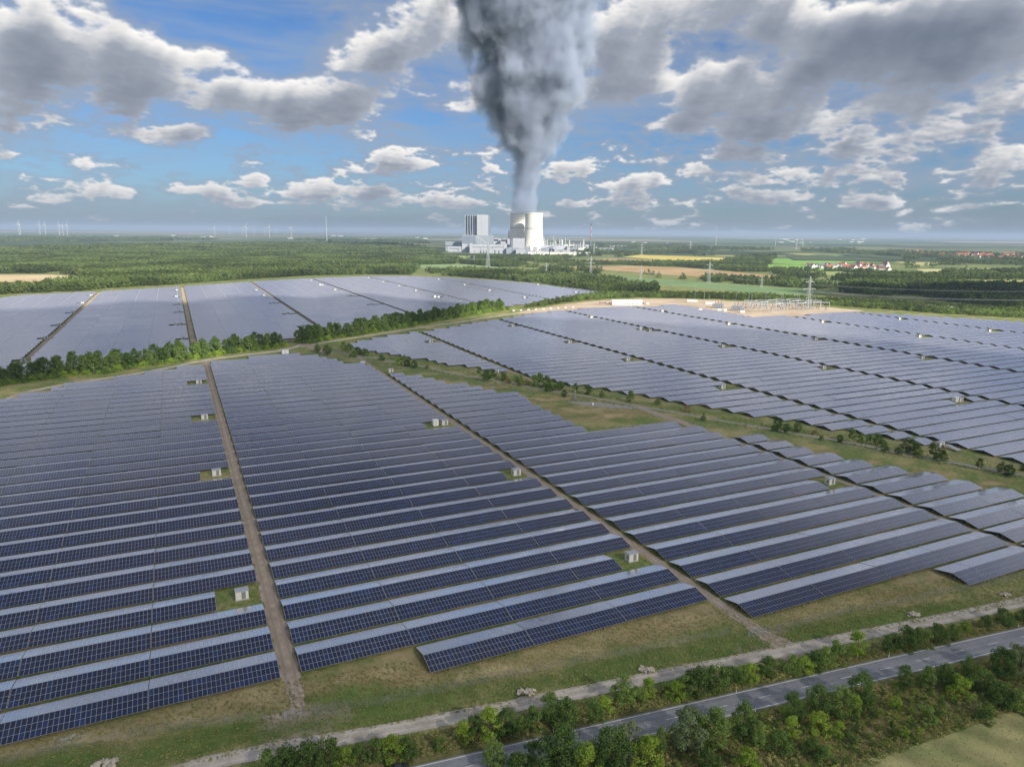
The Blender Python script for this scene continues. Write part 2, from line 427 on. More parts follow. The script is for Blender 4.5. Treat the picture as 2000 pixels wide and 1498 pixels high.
M['lane'] = soft_mat('pale_gravel', (.33, .29, .24), (.46, .41, .35), .18, .14, .3, streak=(.50, .46, .41), ragged=1.5)
M['greylane'] = soft_mat('grey_lane', (.22, .21, .19), (.34, .32, .29), .4, .18, .3)
M['pad'] = soft_mat('sandy_pad', (.36, .27, .18), (.52, .42, .31), .03, .10, .03)
M['meadow_dry'] = soft_mat('dry_meadow', (.35, .28, .14), (.48, .39, .215), .12, .5, .10, thin=.12, ragged=2.6, soft=.95)
M['meadow_green'] = soft_mat('green_meadow', (.105, .165, .04), (.175, .235, .065), .2, .5, .12, thin=.1, ragged=2.6, soft=.95)
M['chalk'] = soft_mat('chalky_soil', (.34, .33, .27), (.5, .48, .42), 1.0, .7, .8, thin=.15)
def asphalt_mat():
    def fn(t):
        p = wpos(t); q = t.vmath('MULTIPLY', t.new('ShaderNodeTexCoord').outputs['UV'], (.05, 7.0, 1)); big_ = t.noise(p, .12, 4, .6); st = t.noise(q, 1.0, 4, .6); fine = t.noise(p, 9, 3, .7)
        c = t.mix(t.ramp(big_, .35, .65), col(.205, .21, .228), col(.25, .256, .272)); c = t.vmath('SCALE', c, scale=t.ramp(st, .25, .75, .84, 1.12)); c = t.vmath('SCALE', c, scale=t.ramp(fine, .2, .8, .9, 1.1))
        seam = t.ramp(t.math('ABSOLUTE', t.math('SUBTRACT', t.noise(p, .35, 3, .55), .5)), .0, .006, .6, 0); c = t.mix(seam, c, col(.06, .062, .07))
        return bsdf(t, c, .85, .25).outputs[0]
    return material('asphalt', fn)
M['asphalt'] = asphalt_mat()
M['line'] = plain('road_paint', (.62, .62, .60), .7, .3, 0, .15, 1.5)
M['stubble'] = field_mat('stubble', (.19, .22, .08), (.38, .34, .16), .09, .05)

# ------------------------------------------------------------------ ground sheets
def tess(pts): return pts
G = MB(); R_ = 60000.0
G.quad((-R_, -R_, 0), (R_, -R_, 0), (R_, R_, 0), (-R_, R_, 0))
tag(G.build('ground', M['ground']), kind='structure')
def patch(name, pts, mt, z, kind='structure', px=True):
    w_ = [P(*p) for p in pts] if px else pts
    b = MB(); b.poly([(x, y, z) for x, y in w_]); 
    o = b.build(name, mt); tag(o, kind=kind); return o
def strip(name, pts, width, mt, z, px=True, kind='structure', step=12.0):
    pw = [Vector(P(*p)) if px else Vector(p) for p in pts]
    ws = width if isinstance(width, (list, tuple)) else [width] * len(pw)
    # densify with a Catmull-Rom curve
    q = []; qw = []
    for i in range(len(pw) - 1):
        p0, p1, p2, p3 = pw[max(i - 1, 0)], pw[i], pw[i + 1], pw[min(i + 2, len(pw) - 1)]
        n = max(1, int((p2 - p1).length / step))
        for k in range(n):
            t = k / n
            c = .5 * ((2 * p1) + (p2 - p0) * t + (2 * p0 - 5 * p1 + 4 * p2 - p3) * t * t + (3 * p1 - p0 - 3 * p2 + p3) * t ** 3)
            q.append(c); qw.append(ws[i] * (1 - t) + ws[i + 1] * t)
    q.append(pw[-1]); qw.append(ws[-1])
    b = MB(); L = 0; prev = None
    for i, c in enumerate(q):
        d_ = (q[min(i + 1, len(q) - 1)] - q[max(i - 1, 0)]).normalized(); nn = Vector((-d_.y, d_.x))
        a, e2 = c + nn * qw[i] / 2, c - nn * qw[i] / 2
        if prev:
            L2 = L + (c - prev[2]).length
            b.quad((prev[1].x, prev[1].y, z), (e2.x, e2.y, z), (a.x, a.y, z), (prev[0].x, prev[0].y, z), 0, ((L, 0), (L2, 0), (L2, 1), (L, 1)))
            L = L2
        prev = (a, e2, c)
    o = b.build(name, mt); tag(o, kind=kind); return o, q

# --- meadows between fences and tracks in the foreground
def blob(name, cx, cy, rx, ry, rot, mt, z):
    """ragged round patch; uv.y = 0..1 from rim to centre so that the rim frays"""
    b = MB(); x0, y0 = P(cx, cy); n = 28
    ring = [(x0 + math.cos(rot) * math.cos(a) * rx - math.sin(rot) * math.sin(a) * ry, y0 + math.sin(rot) * math.cos(a) * rx + math.cos(rot) * math.sin(a) * ry) for a in [2 * math.pi * i / n for i in range(n)]]
    for i in range(n):
        p, q = ring[i], ring[(i + 1) % n]
        k = len(b.v); b.v += [(p[0], p[1], z), (q[0], q[1], z), (x0, y0, z)]; b.f.append((k, k + 1, k + 2)); b.mi.append(0); b.uv.append(((0, 0), (0, 0), (0, .5)))
    return tag(b.build(name, mt), kind='structure')
ROWA = TH
for bi, (cx, cy, rx, ry, mt) in enumerate([
    (330, 1405, 30, 5, 'meadow_dry'), (120, 1455, 16, 5, 'meadow_dry'), (500, 1355, 12, 5, 'meadow_dry'), (700, 1330, 24, 6, 'meadow_dry'), (760, 1310, 14, 7, 'meadow_dry'), (1250, 1225, 26, 6, 'meadow_dry'), (1100, 1270, 24, 6, 'meadow_dry'),
    (960, 1310, 20, 4, 'meadow_dry'), (1640, 1185, 34, 6, 'meadow_dry'), (1850, 1125, 30, 7, 'meadow_dry'), (1330, 1215, 14, 6, 'meadow_dry'), (1990, 1085, 16, 6, 'meadow_dry'),
    (1140, 800, 40, 14, 'meadow_dry'), (1200, 812, 30, 9, 'meadow_dry'), (1060, 780, 34, 9, 'meadow_dry'), (960, 757, 20, 6, 'meadow_dry'), (860, 742, 16, 4, 'meadow_dry'), (1500, 862, 14, 4, 'meadow_dry'), (1600, 885, 14, 4, 'meadow_dry'), (1690, 905, 12, 4, 'meadow_dry'), (1800, 925, 14, 4, 'meadow_dry'), (1920, 945, 16, 4, 'meadow_dry'),
    (760, 1385, 44, 4.5, 'meadow_green'), (300, 1470, 30, 4, 'meadow_green'), (1350, 1275, 50, 4, 'meadow_green'), (1750, 1210, 50, 4, 'meadow_green'), (680, 1360, 10, 5, 'meadow_green'), (60, 1495, 16, 4, 'meadow_green')]):
    blob('grass_patch', cx, cy, rx * 1.15, ry * 1.2, ROWA - .12, M[mt], .003 + bi * .0004)
blob('bare_soil_patch', 600, 1405, 13, 7, ROWA, M['dirt'], .011)
blob('bare_soil_patch', 1500, 1255, 13, 6, ROWA, M['dirt'], .011)
blob('chalky_patch', 135, 1442, 5, 2.2, ROWA, M['chalk'], .012)
# road, lanes, tracks
ea = [(640, 1540), (791, 1496), (1000, 1452), (1500, 1342), (2000, 1226), (2300, 1158)]
eb = [(640, 1598), (960, 1510), (1260, 1434), (1427, 1395), (1511, 1376), (1751, 1318), (1941, 1271.6), (2300, 1190)]
def along(edge, X):
    xs = [p[0] for p in edge]; ys = [p[1] for p in edge]; return float(np.interp(X, xs, ys))
A0 = np.array([P(*p) for p in ea]); B0 = np.array([P(*p) for p in eb])
fa = np.polyfit(A0[:, 0], A0[:, 1], 2); fb = np.polyfit(B0[1:, 0], B0[1:, 1], 2)
def rmid(x): return (np.polyval(fa, x) + np.polyval(fb, x)) / 2
wid = float(np.mean([(np.polyval(fa, x) - np.polyval(fb, x)) * math.cos(math.atan(np.polyval(np.polyder(fa), x))) for x in np.linspace(-20, 90, 12)]))
cen = [(float(x), float(rmid(x))) for x in np.linspace(-60, 260, 60)]
print('road width', wid)
strip('road_verge', cen, wid + 6.5, soft_mat('verge_grass', (.10, .105, .035), (.19, .17, .075), .5, .12, .5), .014, px=False)
strip('road', cen, wid + .9, M['asphalt'], .022, px=False)
def offset_strip(name, off, wdt, s0, s1, z):
    b = MB(); pts = []; acc = 0; prev = None
    for x in np.linspace(-60, 260, 400):
        y = rmid(x); sl = (rmid(x + .1) - rmid(x - .1)) / .2; L = math.hypot(1, sl); nx, ny = -sl / L, 1 / L
        p = (x + nx * off, y + ny * off)
        if prev: acc += math.hypot(p[0] - prev[0], p[1] - prev[1])
        prev = p
        if s0 <= acc <= s1: pts.append((p, (nx, ny)))
    for (p, n_), (q, n2_) in zip(pts, pts[1:]):
        h = wdt / 2
        b.quad((p[0] - n_[0] * h, p[1] - n_[1] * h, z), (q[0] - n2_[0] * h, q[1] - n2_[1] * h, z), (q[0] + n2_[0] * h, q[1] + n2_[1] * h, z), (p[0] + n_[0] * h, p[1] + n_[1] * h, z))
    return b
for sgn in (1, -1):
    tag(offset_strip('m', sgn * wid / 2, .2, 0, 1e6, .030).build('edge_line', M['line']), kind='structure')
bx = P(1296, 1400)[0]; tot = 0
# dashes: 4 m paint, 8 m gap, phase from the photo
def arclen(xa, xb): return sum(math.hypot(.5, rmid(x + .5) - rmid(x)) for x in np.arange(xa, xb, .5))
ph = arclen(-60, bx)
db = MB()
k0 = -int(ph // 12)
for k in range(k0, 24):
    s_ = ph + 12 * k
    b = offset_strip('d', 0, .16, s_, s_ + 4.4, .030)
    n = len(db.v); db.v += b.v; db.f += [tuple(i + n for i in f) for f in b.f]; db.uv += b.uv; db.mi += b.mi
tag(db.build('centre_line', M['line']), kind='structure')
up_e = [(260, 1512), (400, 1472), (500, 1457), (740, 1421), (1000, 1370), (1240, 1321), (1500, 1267), (1714, 1229), (1900, 1191.5), (2000, 1166), (2200, 1118)]
lo_e = [(250, 1560), (400, 1510), (500, 1480), (714, 1442), (1000, 1387), (1240, 1338), (1500, 1288), (1767, 1226.5), (1900, 1201), (2000, 1183), (2200, 1135)]
lane = [(x, (along(up_e, x) + along(lo_e, x)) / 2) for x in (260, 400, 520, 740, 900, 1000, 1240, 1400, 1500, 1740, 1900, 2000, 2200)]
strip('gravel_lane', lane, 5.2, M['lane'], .031)
Z1 = .024
strip('dirt_track', [uv2w(17.7, 60 + 88)] + [uv2w(17.7 + .2 * math.sin(i), v) for i, v in enumerate((152, 165, 240, 330, 430, 520, 580, 605, 622))], [3.4, 4, 5.6, 5.4, 5.4, 5.4, 5.4, 5.6, 7, 9], M['dirt'], Z1, px=False)
strip('dirt_track', [uv2w(17.0, 153), P(577, 1350), P(590, 1372), P(598, 1400), P(640, 1432)], [5, 5, 5.5, 6, 14], M['dirt'], .028)
strip('dirt_track', [P(1560, 1282), P(1512, 1248)] + [uv2w(135.6, v) for v in (126, 134, 150, 200, 280, 380, 470, 520, 545)] + [P(700, 697)], [12, 7, 5, 4.8, 4.6, 4.4, 4.4, 4.4, 4.4, 4.4, 4.4, 5], M['dirt'], Z1, px=False)
strip('dirt_track', [P(1236, 792), P(1290, 810), P(1335, 826)] + [uv2w(256.4, v) for v in (290, 250, 200, 150, 110, 70)], [6, 8, 8, 4.4, 4, 4, 4, 4, 4], M['dirt'], Z1, px=False)
mid = [(600, 677), (647, 686), (700, 695), (800, 711), (900, 732.5), (998, 749), (1067, 763), (1133, 772), (1240, 792), (1334, 808), (1400, 820), (1500, 837.5), (1633, 860), (1767, 884), (1847, 901), (2000, 928), (2200, 962)]
strip('farm_lane', mid, 3.6, M['greylane'], .032)
strip('farm_lane', [(-150, 830), (0, 785), (60, 764), (120, 752), (200, 740), (300, 724), (400, 704), (480, 693), (540, 686), (575, 679), (600, 668)], 7, M['lane'], .032)
strip('farm_lane', [(590, 678), (640, 668), (700, 659), (800, 643), (900, 629), (1000, 613), (1060, 603), (1160, 597), (1250, 595)], 6, M['lane'], .036)
strip('dirt_track', [(0, 800), (25, 782), (60, 764)], 9, M['dirt'], .038)
strip('dirt_track', [(585, 655), (590, 668), (600, 676), (640, 690)], [6, 9, 10, 6], M['dirt'], .040)
for u_, v0_, v1_ in ((-113.6, 700, 1375), (11.6, 690, 1440), (139.3, 760, 1520), (271.8, 830, 1590)):
    strip('dirt_track', [uv2w(u_, v0_ - 8), uv2w(u_, (v0_ + v1_) / 2), uv2w(u_, v1_)], 5.2 if u_ < 100 else 4.4, M['pad'] if u_ < 20 else M['dirt'], .05, px=False, step=60)
for u_, v0_, v1_ in ((228.8, 430, 700), (350.8, 470, 700), (474.8, 360, 690), (594.6, 330, 690)):
    strip('dirt_track', [uv2w(u_, v0_), uv2w(u_, (v0_ + v1_) / 2), uv2w(u_, v1_)], 3.0, M['dirt'], .05, px=False, step=60)
# ploughed heap
blob('gravel_patch', 1175, 791, 26, 7, -.35, M['greylane'], .044)
patch('sandy_pad', [(1010, 612), (1050, 603), (1100, 595), (1160, 588), (1240, 584), (1340, 584), (1400, 587), (1560, 596), (1690, 607), (1640, 613), (1560, 617.5), (1465, 619.5), (1400, 607.5), (1345, 597.5), (1250, 599), (1120, 606), (1040, 613)], field_mat('sandy_pad_soil', (.40, .31, .22), (.56, .46, .35), .02), .06)
# stubble field bottom right
patch('stubble_field', [(1560, 1560), (1700, 1480), (1800, 1452), (1900, 1418), (2000, 1380), (2200, 1330), (2500, 1600), (1800, 1800)], M['stubble'], .012)
patch('scrub_ground', [(900, 1540), (1100, 1462), (1300, 1432), (1500, 1386), (1760, 1326), (2000, 1268), (2250, 1215), (2250, 1310), (2010, 1376), (1800, 1446), (1700, 1476), (1560, 1545), (1400, 1620), (1000, 1700)], field_mat('scrub_soil', (.11, .12, .042), (.25, .20, .095), .35), .010)
patch('scrub_ground', [(480, 1500), (720, 1455), (1000, 1398), (1240, 1349), (1500, 1297), (1770, 1240), (2000, 1192), (2250, 1140), (2250, 1155), (2000, 1218), (1500, 1332), (1000, 1442), (780, 1490), (640, 1540), (440, 1540)], field_mat('verge_soil', (.12, .13, .042), (.26, .21, .105), .4), .009)

# --- far fields
F = [
 ('pale_field', [(-200, 488), (0, 486), (120, 478), (420, 472), (590, 473), (600, 478), (470, 481), (100, 487), (0, 492)], (.24, .25, .11), (.34, .31, .16)),
 ('brown_field', [(-200, 482), (60, 476), (200, 475), (110, 483), (-200, 488)], (.14, .11, .09), (.2, .16, .12)),
 ('stubble_field', [(-100, 537), (100, 537), (182, 542), (165, 546), (60, 551), (-100, 551)], (.5, .38, .22), (.58, .47, .3)),
 ('yellow_field', [(1218, 502), (1250, 498), (1430, 504.5), (1405, 511), (1300, 508)], (.48, .38, .09), (.6, .5, .15)),
 ('brown_field', [(1095, 510), (1200, 504), (1290, 509), (1280, 514.5), (1190, 514.5), (1110, 513)], (.26, .19, .10), (.36, .27, .15)),
 ('brown_field', [(1087, 522), (1220, 519.5), (1325, 522.5), (1498, 537), (1560, 544), (1500, 547), (1325, 539), (1225, 531)], (.34, .23, .11), (.46, .33, .18)),
 ('green_field', [(860, 519), (900, 517), (1000, 526), (1150, 536), (1282, 545), (1350, 550), (1498, 560), (1640, 570), (1560, 578), (1498, 575), (1283, 556), (1150, 542), (1000, 531), (880, 524)], (.14, .22, .10), (.20, .28, .13)),
 ('green_field', [(1515, 503), (1650, 498.5), (1765, 503), (1720, 511), (1560, 517.5), (1508, 514)], (.17, .33, .06), (.22, .38, .09)),
 ('green_field', [(1490, 517), (1560, 518), (1640, 526), (1600, 529), (1500, 529)], (.18, .34, .06), (.23, .4, .09)),
 ('green_field', [(1540, 545), (1600, 546), (1655, 553), (1640, 559.5), (1560, 556)], (.10, .17, .08), (.15, .22, .1)),
 ('yellow_field', [(1353, 497), (1420, 493.5), (1600, 497), (1520, 501.5), (1400, 500)], (.46, .38, .14), (.55, .45, .18)),
 ('stubble_field', [(1790, 526), (1935, 524.5), (1925, 532), (1800, 531)], (.42, .42, .2), (.5, .46, .25)),
 ('yellow_field', [(1890, 547), (1998, 549), (2080, 553), (2000, 558), (1905, 555)], (.45, .43, .16), (.55, .5, .22)),
 ('brown_field', [(1320, 481), (1500, 484), (1640, 487), (1560, 490.5), (1400, 487)], (.36, .27, .16), (.42, .33, .2)),
 ('pale_field', [(1850, 484), (2100, 487), (2100, 491), (1880, 489)], (.42, .33, .22), (.48, .4, .28)),
 ('pale_field', [(870, 487), (840, 478), (905, 466), (905, 474)], (.5, .36, .22), (.55, .42, .28)),
 ('green_field', [(760, 519), (900, 516), (1000, 524), (900, 528), (820, 524)], (.16, .26, .12), (.24, .32, .15)),
 ('pale_field', [(470, 455.5), (700, 457), (690, 458.6), (560, 458)], (.38, .30, .2), (.46, .38, .26)),
 ('meadow_field', [(1500, 531), (1640, 530.5), (1710, 537), (1560, 539)], (.22, .28, .09), (.3, .34, .13)),
 ('meadow_field', [(1690, 563), (1790, 556), (1870, 560), (1780, 567)], (.2, .27, .08), (.3, .33, .12)),
 ('yellow_field', [(1745, 512), (1800, 508), (1870, 513), (1800, 520)], (.34, .34, .12), (.42, .40, .17)),
 ('meadow_field', [(850, 500), (930, 497.5), (960, 502), (880, 507)], (.2, .28, .1), (.28, .34, .13)),
 ('yellow_field', [(1130, 491), (1230, 487), (1340, 490.5), (1240, 496)], (.36, .33, .13), (.44, .4, .18)),
 ('green_field', [(1560, 489.5), (1700, 491), (1770, 496), (1640, 494)], (.16, .28, .08), (.2, .34, .1)),
 ('meadow_field', [(1930, 536), (2060, 533), (2080, 540), (1960, 542)], (.3, .33, .13), (.4, .4, .18)),
 ('meadow_field', [(560, 533), (700, 529), (760, 532), (640, 536.5)], (.2, .28, .09), (.28, .33, .12)),
 ('pale_field', [(300, 465), (420, 466.5), (560, 467), (540, 468.5), (380, 468)], (.4, .36, .3), (.5, .45, .36)),
]
for i, (nm, pts, ca, cb) in enumerate(F):
    patch(nm, pts, field_mat(nm + '_soil', ca, cb, .006, .008 if i % 2 else 0), .15 + .01 * i)
FIELDS = [[P(*p) for p in f[1]] for f in F]
rr = random.Random(3)
fm = [field_mat('far_field_soil', a, b, .002) for a, b in (((.08, .12, .05), (.12, .16, .07)), ((.11, .14, .06), (.16, .18, .08)), ((.20, .19, .10), (.27, .24, .14)), ((.05, .08, .04), (.08, .11, .05)), ((.2, .16, .1), (.28, .22, .15)), ((.3, .28, .24), (.36, .34, .3)))]
i = 0
while i < 230:
    d_ = 3400 * (12 ** rr.random()); a = rr.uniform(-.95, .95); x0, y0 = math.sin(a) * d_, math.cos(a) * d_
    if abs(a) < .08 and d_ < 5200: continue
    wx_, wy_ = d_ * rr.uniform(.06, .22), d_ * rr.uniform(.05, .16); k = rr.uniform(-.3, .3)
    pts = [(x0 - wx_, y0 - wy_ * rr.uniform(.5, 1)), (x0 + wx_, y0 - wy_ + k * wx_), (x0 + wx_ * rr.uniform(.6, 1), y0 + wy_), (x0 - wx_ * rr.uniform(.5, 1), y0 + wy_ * rr.uniform(.4, 1))]
    mt = fm[rr.choice((0, 0, 0, 1, 1, 2, 3, 3, 3, 4, 0, 5) if d_ > 9000 else (0, 0, 1, 3, 3, 2, 4))]
    patch('distant_field', pts, mt, .4 + .02 * i, px=False); i += 1
# ------------------------------------------------------------------ solar tables
PER, V0, MP, NT_, TP = 12.99, 159.9, 1.0025, 28, 28.3
TILT = math.radians(11.7); ML = 1.98; FW = 3 * ML * math.cos(TILT); HL = .8; HR = HL + 3 * ML * math.sin(TILT); RG = .10
WT = 2 * FW + RG
def luv(x, y): return w2uv(*P(x, y, 1.4))
BL = {
 'left': dict(pts=[('g', -200, 155), ('g', 15.3, 155), ('g', 15.3, 590), (395, 712), (345, 715), (341, 719.5), (285, 723), (281, 729), (225, 733), (220, 741), (130, 747), (125, 754.5), (60, 766), (12, 776), (-80, 795), (-300, 830)], clamp=(-999, 15.3), ref='R'),
 'centre': dict(pts=[('g', 20.2, 155), ('g', 47.6, 155), ('g', 48.6, 155), ('g', 48.6, 142), ('g', 133, 142), ('g', 133, 530), (722, 710), (692, 709), (662, 706), (655, 699), (625, 697), (622, 692.5), (596, 690.5), (500, 694.5), (480, 698), (440, 703), (407, 707.5), ('g', 20.2, 600)], clamp=(20.2, 133.2), ref='L'),
 'right': dict(pts=[('g', 138, 130), ('g', 212, 130), ('g', 212, 117), ('g', 254.6, 117), ('g', 254.6, 262), ('p', 1443, 862), (1433, 853), (1372, 836), (1368, 829), (1323, 829), (1315, 821), (1157, 838), (1127, 827), (1104, 815.5), (1080, 803.5), (1061, 794), (1024, 775.5), (1003, 762), (967, 762), (913, 749.5), (873, 745), (823, 733.5), (788, 729.5), (767, 725.5), ('g', 138, 520)], clamp=(138, 254.4), ref='L'),
 'far right': dict(pts=[('g', 258.3, 90), ('g', 420, 60), (2250, 1010), (2000, 960), (1916, 950), (1858, 930), (1780, 918), (1705, 907), (1660, 893), (1592, 882), (1551, 867), (1473, 846), (1432, 851), ('g', 258.3, 285)], clamp=(258.3, 900), ref='L'),
}
lowR = [(680, 670), (690, 676.6), (723, 685), (760, 690), (794, 697.5), (833, 701), (868, 710), (905, 713), (940, 718.7), (1000, 728), (1043, 733), (1108, 748.6), (1154, 754), (1215, 765.5), (1263, 771.6), (1334, 786), (1387, 793), (1467, 810), (1540, 817), (1617, 836), (1705, 845), (1800, 865), (1917, 888), (1995, 899), (2120, 924), (2400, 980)]
topR = [(2400, 640), (2150, 634), (2000, 629), (1900, 622), (1860, 620), (1750, 613.5), (1671, 609), (1542, 616.5), (1465, 618), (1400, 607.5), (1345, 598), (1320, 595), (1260, 598), (1180, 600), (1110, 604.5), (1050, 610), (1010, 617), (980, 622), (918, 631), (870, 640), (820, 648), (795, 650), (745, 657), (720, 662)]
for nm, a, b in (('island first', 60, 225.8), ('island second', 231.8, 347.8), ('island third', 353.6, 472.4), ('island fourth', 477.4, 592.4), ('island fifth', 597.0, 717), ('island sixth', 722, 838), ('island seventh', 843, 960), ('island eighth', 965, 1085), ('island ninth', 1090, 1210)):
    BL[nm] = dict(pts=lowR + topR, clamp=(a, b), ref='L' if nm != 'island first' else 'R')
lowF = [(-300, 790), (0, 742), (60, 728), (190, 706), (265, 697), (365, 687), (480, 668), (560, 659), (597, 656), (605, 648), (640, 648), (805, 621), (935, 598), (990, 597), (1030, 593), (1060, 587.5), (1115, 581), (1170, 578), (1196, 574)]
topF = [(1195, 572), (1180, 571.5), (1120, 563.5), (1050, 554.5), (950, 546.5), (860, 541.5), (800, 539.7), (719, 539.5), (609, 543.7), (490, 550.5), (350, 560), (191, 569.5), (50, 576), (0, 582), (-300, 600)]
for nm, a, b in (('north first', -700, -116.8), ('north second', -110.4, 8.2), ('north third', 15.0, 136.5), ('north fourth', 142, 269.4), ('north fifth', 274.2, 401.5), ('north sixth', 406, 535), ('north seventh', 539.5, 671), ('north eighth', 675.5, 800)):
    BL[nm] = dict(pts=lowF + topF, clamp=(a, b), ref='R' if nm in ('north first',) else 'L')
def resolve(p):
    if p[0] == 'g': return (p[1], p[2])
    if p[0] == 'p': return luv(p[1], p[2])
    return luv(*p)
CAB = [(388, 746), (400, 819), (423, 927), (473, 1169), (848, 830, 'T'), (867, 829), (1006, 926), (1239, 1098), (1620, 945),
 (838, 668), (1108, 669), (1229, 706), (1423, 763), (1150, 620.5), (1254, 646, 'T'), (1263, 646.5), (1410, 678.5), (1608, 721), (1002, 638.5), (1295, 610), (1417, 634),
 (1600, 630), (1750, 624), (1929, 648), (1595, 665.5), (1793, 659), (1804, 702.5), (1881, 789, 'T'), (1893, 788.5),
 (46, 706), (89, 664), (117, 636), (142, 612.5), (162, 593.5), (178, 579), (358, 666), (343, 637, 'T'), (354, 637), (350.5, 612.5), (348, 596), (345, 581), (346, 569), (592, 639.5), (561, 614), (536, 594.5), (516, 579), (501, 568),
 (772, 616), (723.6, 596), (685, 580), (655, 568), (625, 558.5, 'T'), (630, 558.5), (608, 549), (911, 598), (848, 582, 'T'), (856, 582), (813.6, 570), (778.6, 560), (747.6, 552), (721, 544), (956.6, 569.5), (906.6, 558), (855, 547), (1025, 583), (1053, 558), (1123.5, 572)]
holes = {}
cabs = []
for c in CAB:
    u, v = w2uv(*P(c[0], c[1]))
    blk = None
    for nm, b in BL.items():
        pl = [resolve(p) for p in b['pts']]
        if not (b['clamp'][0] - 3 < u < b['clamp'][1] + 3): continue
        far = nm.startswith('north'); isl = nm.startswith('island')
        if far != (v > 700 or (v > 640 and c[0] < 660 and c[1] < 720 and u < 142)): 
            if not (far and c[1] < 730 and c[0] < 1060 and v > 600 and not (u > 200 and v < 745 and isl)): continue
        if isl and v < 300 and u < 250: continue
        blk = nm if blk is None or (isl and v > 400 and not far) else blk
        if nm in ('left', 'centre') and 160 < v < 620: blk = nm; break
        if nm == 'right' and v < 520 and v < 400: blk = nm; break
    i = round((v - V0 - WT / 2) / PER)
    cabs.append((u, V0 + WT / 2 + i * PER, len(c) > 2, c, i))
    holes.setdefault(i, []).append(u)
def spans(poly, v):
    xs = []
    for (u1, v1), (u2, v2) in zip(poly, poly[1:] + poly[:1]):
        if (v1 <= v) != (v2 <= v): xs.append(u1 + (u2 - u1) * (v - v1) / (v2 - v1))
    xs.sort(); return list(zip(xs[::2], xs[1::2]))
tables = []          # block, row, u0, n modules, v centre, segment
for nm, b in BL.items():
    poly = [resolve(p) for p in b['pts']]; lo, hi = b['clamp']
    vs = [p[1] for p in poly]; i0, i1 = int((min(vs) - V0) / PER) - 2, int((max(vs) - V0) / PER) + 2
    for i in range(i0, i1):
        vc = V0 + WT / 2 + i * PER
        for (s, e) in spans(poly, vc):
            s, e = max(s, lo), min(e, hi)
            if e - s < 4: continue
            anchor = hi if b['ref'] == 'R' else lo
            k0, k1 = int(math.floor((s - anchor) / TP)) - 1, int(math.ceil((e - anchor) / TP)) + 1
            for k in range(k0, k1):
                a = anchor + k * TP + (0 if b['ref'] == 'L' else .23)
                ns = max(0, math.ceil((s - a) / MP - .3)); ne = min(NT_, math.floor((e - a) / MP + .3))
                segs = [(ns, ne)]
                for hu in holes.get(i, []):
                    if not (s - 6 < hu < e + 4): continue
                    h0, h1 = hu - 6.6, hu + 5.5
                    if hi - hu < 17: h1 = hi + 5
                    nx = []
                    for (p, q) in segs:
                        c0, c1 = (h0 - a) / MP, (h1 - a) / MP
                        if c1 <= p or c0 >= q: nx.append((p, q))
                        else:
                            nx.append((p, int(math.floor(c0)))); nx.append((int(math.ceil(c1)), q))
                    segs = nx
                for (p, q) in segs:
                    if q - p >= 3: tables.append((nm, i, a + p * MP, q - p, vc, k))
print('tables', len(tables))
def zc(u, v):
    x, y = uv2w(u, v); return float(np.dot(np.array([x, y, -H]), fw))
def inview(u, v, mrg=60):
    x, y = uv2w(u, v); q = np.array([x, y, 1.5 - H]); z = float(q @ fw)
    if z < 5: return False
    px_, py_ = 1000 + FPX * float(q @ RT) / z, 749 - FPX * float(q @ UP) / z
    return -mrg < px_ < 2000 + mrg and py_ < 1498 + mrg
sc = []
for t in tables:
    uc = t[2] + t[3] * MP / 2; z = zc(uc, t[4]); vis = inview(uc, t[4]) or inview(t[2], t[4], 0) or inview(t[2] + t[3] * MP, t[4], 0)
    sc.append((t[3] / (z * z)) if vis and z > 5 else -1)
order = sorted(range(len(tables)), key=lambda k: -sc[k])
big = [k for k in order[:300] if sc[k] > 0]; bigset = set(big)
nearest = sorted(big, key=lambda k: zc(tables[k][2] + tables[k][3] * MP / 2, tables[k][4]))[:14]; nearset = set(nearest)

TH_ = .04
def slope_pt(side, s, off=0.0):
    """side 0 faces the camera, 1 faces away; s along the slope from the low edge; returns local v, z"""
    v = s * math.cos(TILT); z = HL + s * math.sin(TILT)
    nv, nz = -math.sin(TILT) * off, math.cos(TILT) * off
    v, z = -WT / 2 + v + nv, z + nz
    return (v, z) if side == 0 else (-v, z)
def slab(b, side, x0, n, uo=0, uvo=(0, 0), s0=0, s1=3 * ML, mi_top=0, mi_side=1):
    x1 = x0 + n * MP; (va, za), (vb, zb) = slope_pt(side, s0, TH_), slope_pt(side, s1, TH_)
    (vc, zc_), (vd, zd) = slope_pt(side, s0), slope_pt(side, s1)
    T = [(x0, va, za), (x1, va, za), (x1, vb, zb), (x0, vb, zb)]; B_ = [(x0, vc, zc_), (x1, vc, zc_), (x1, vd, zd), (x0, vd, zd)]
    k = 3 * (s1 - s0) / (3 * ML)
    uv = [(uvo[0], uvo[1]), (uvo[0] + n, uvo[1]), (uvo[0] + n, uvo[1] + k), (uvo[0], uvo[1] + k)]
    if side: T = T[::-1]; B_ = B_[::-1]; uv = uv[::-1]
    b.quad(*T, mi_top, uv); b.quad(B_[3], B_[2], B_[1], B_[0], mi_side if mi_side < 2 else mi_side)
    for j in range(4):
        a_, c_ = j, (j + 1) % 4; b.quad(T[c_], T[a_], B_[a_], B_[c_], mi_side)
frame_cache, slope_cache = {}, {}
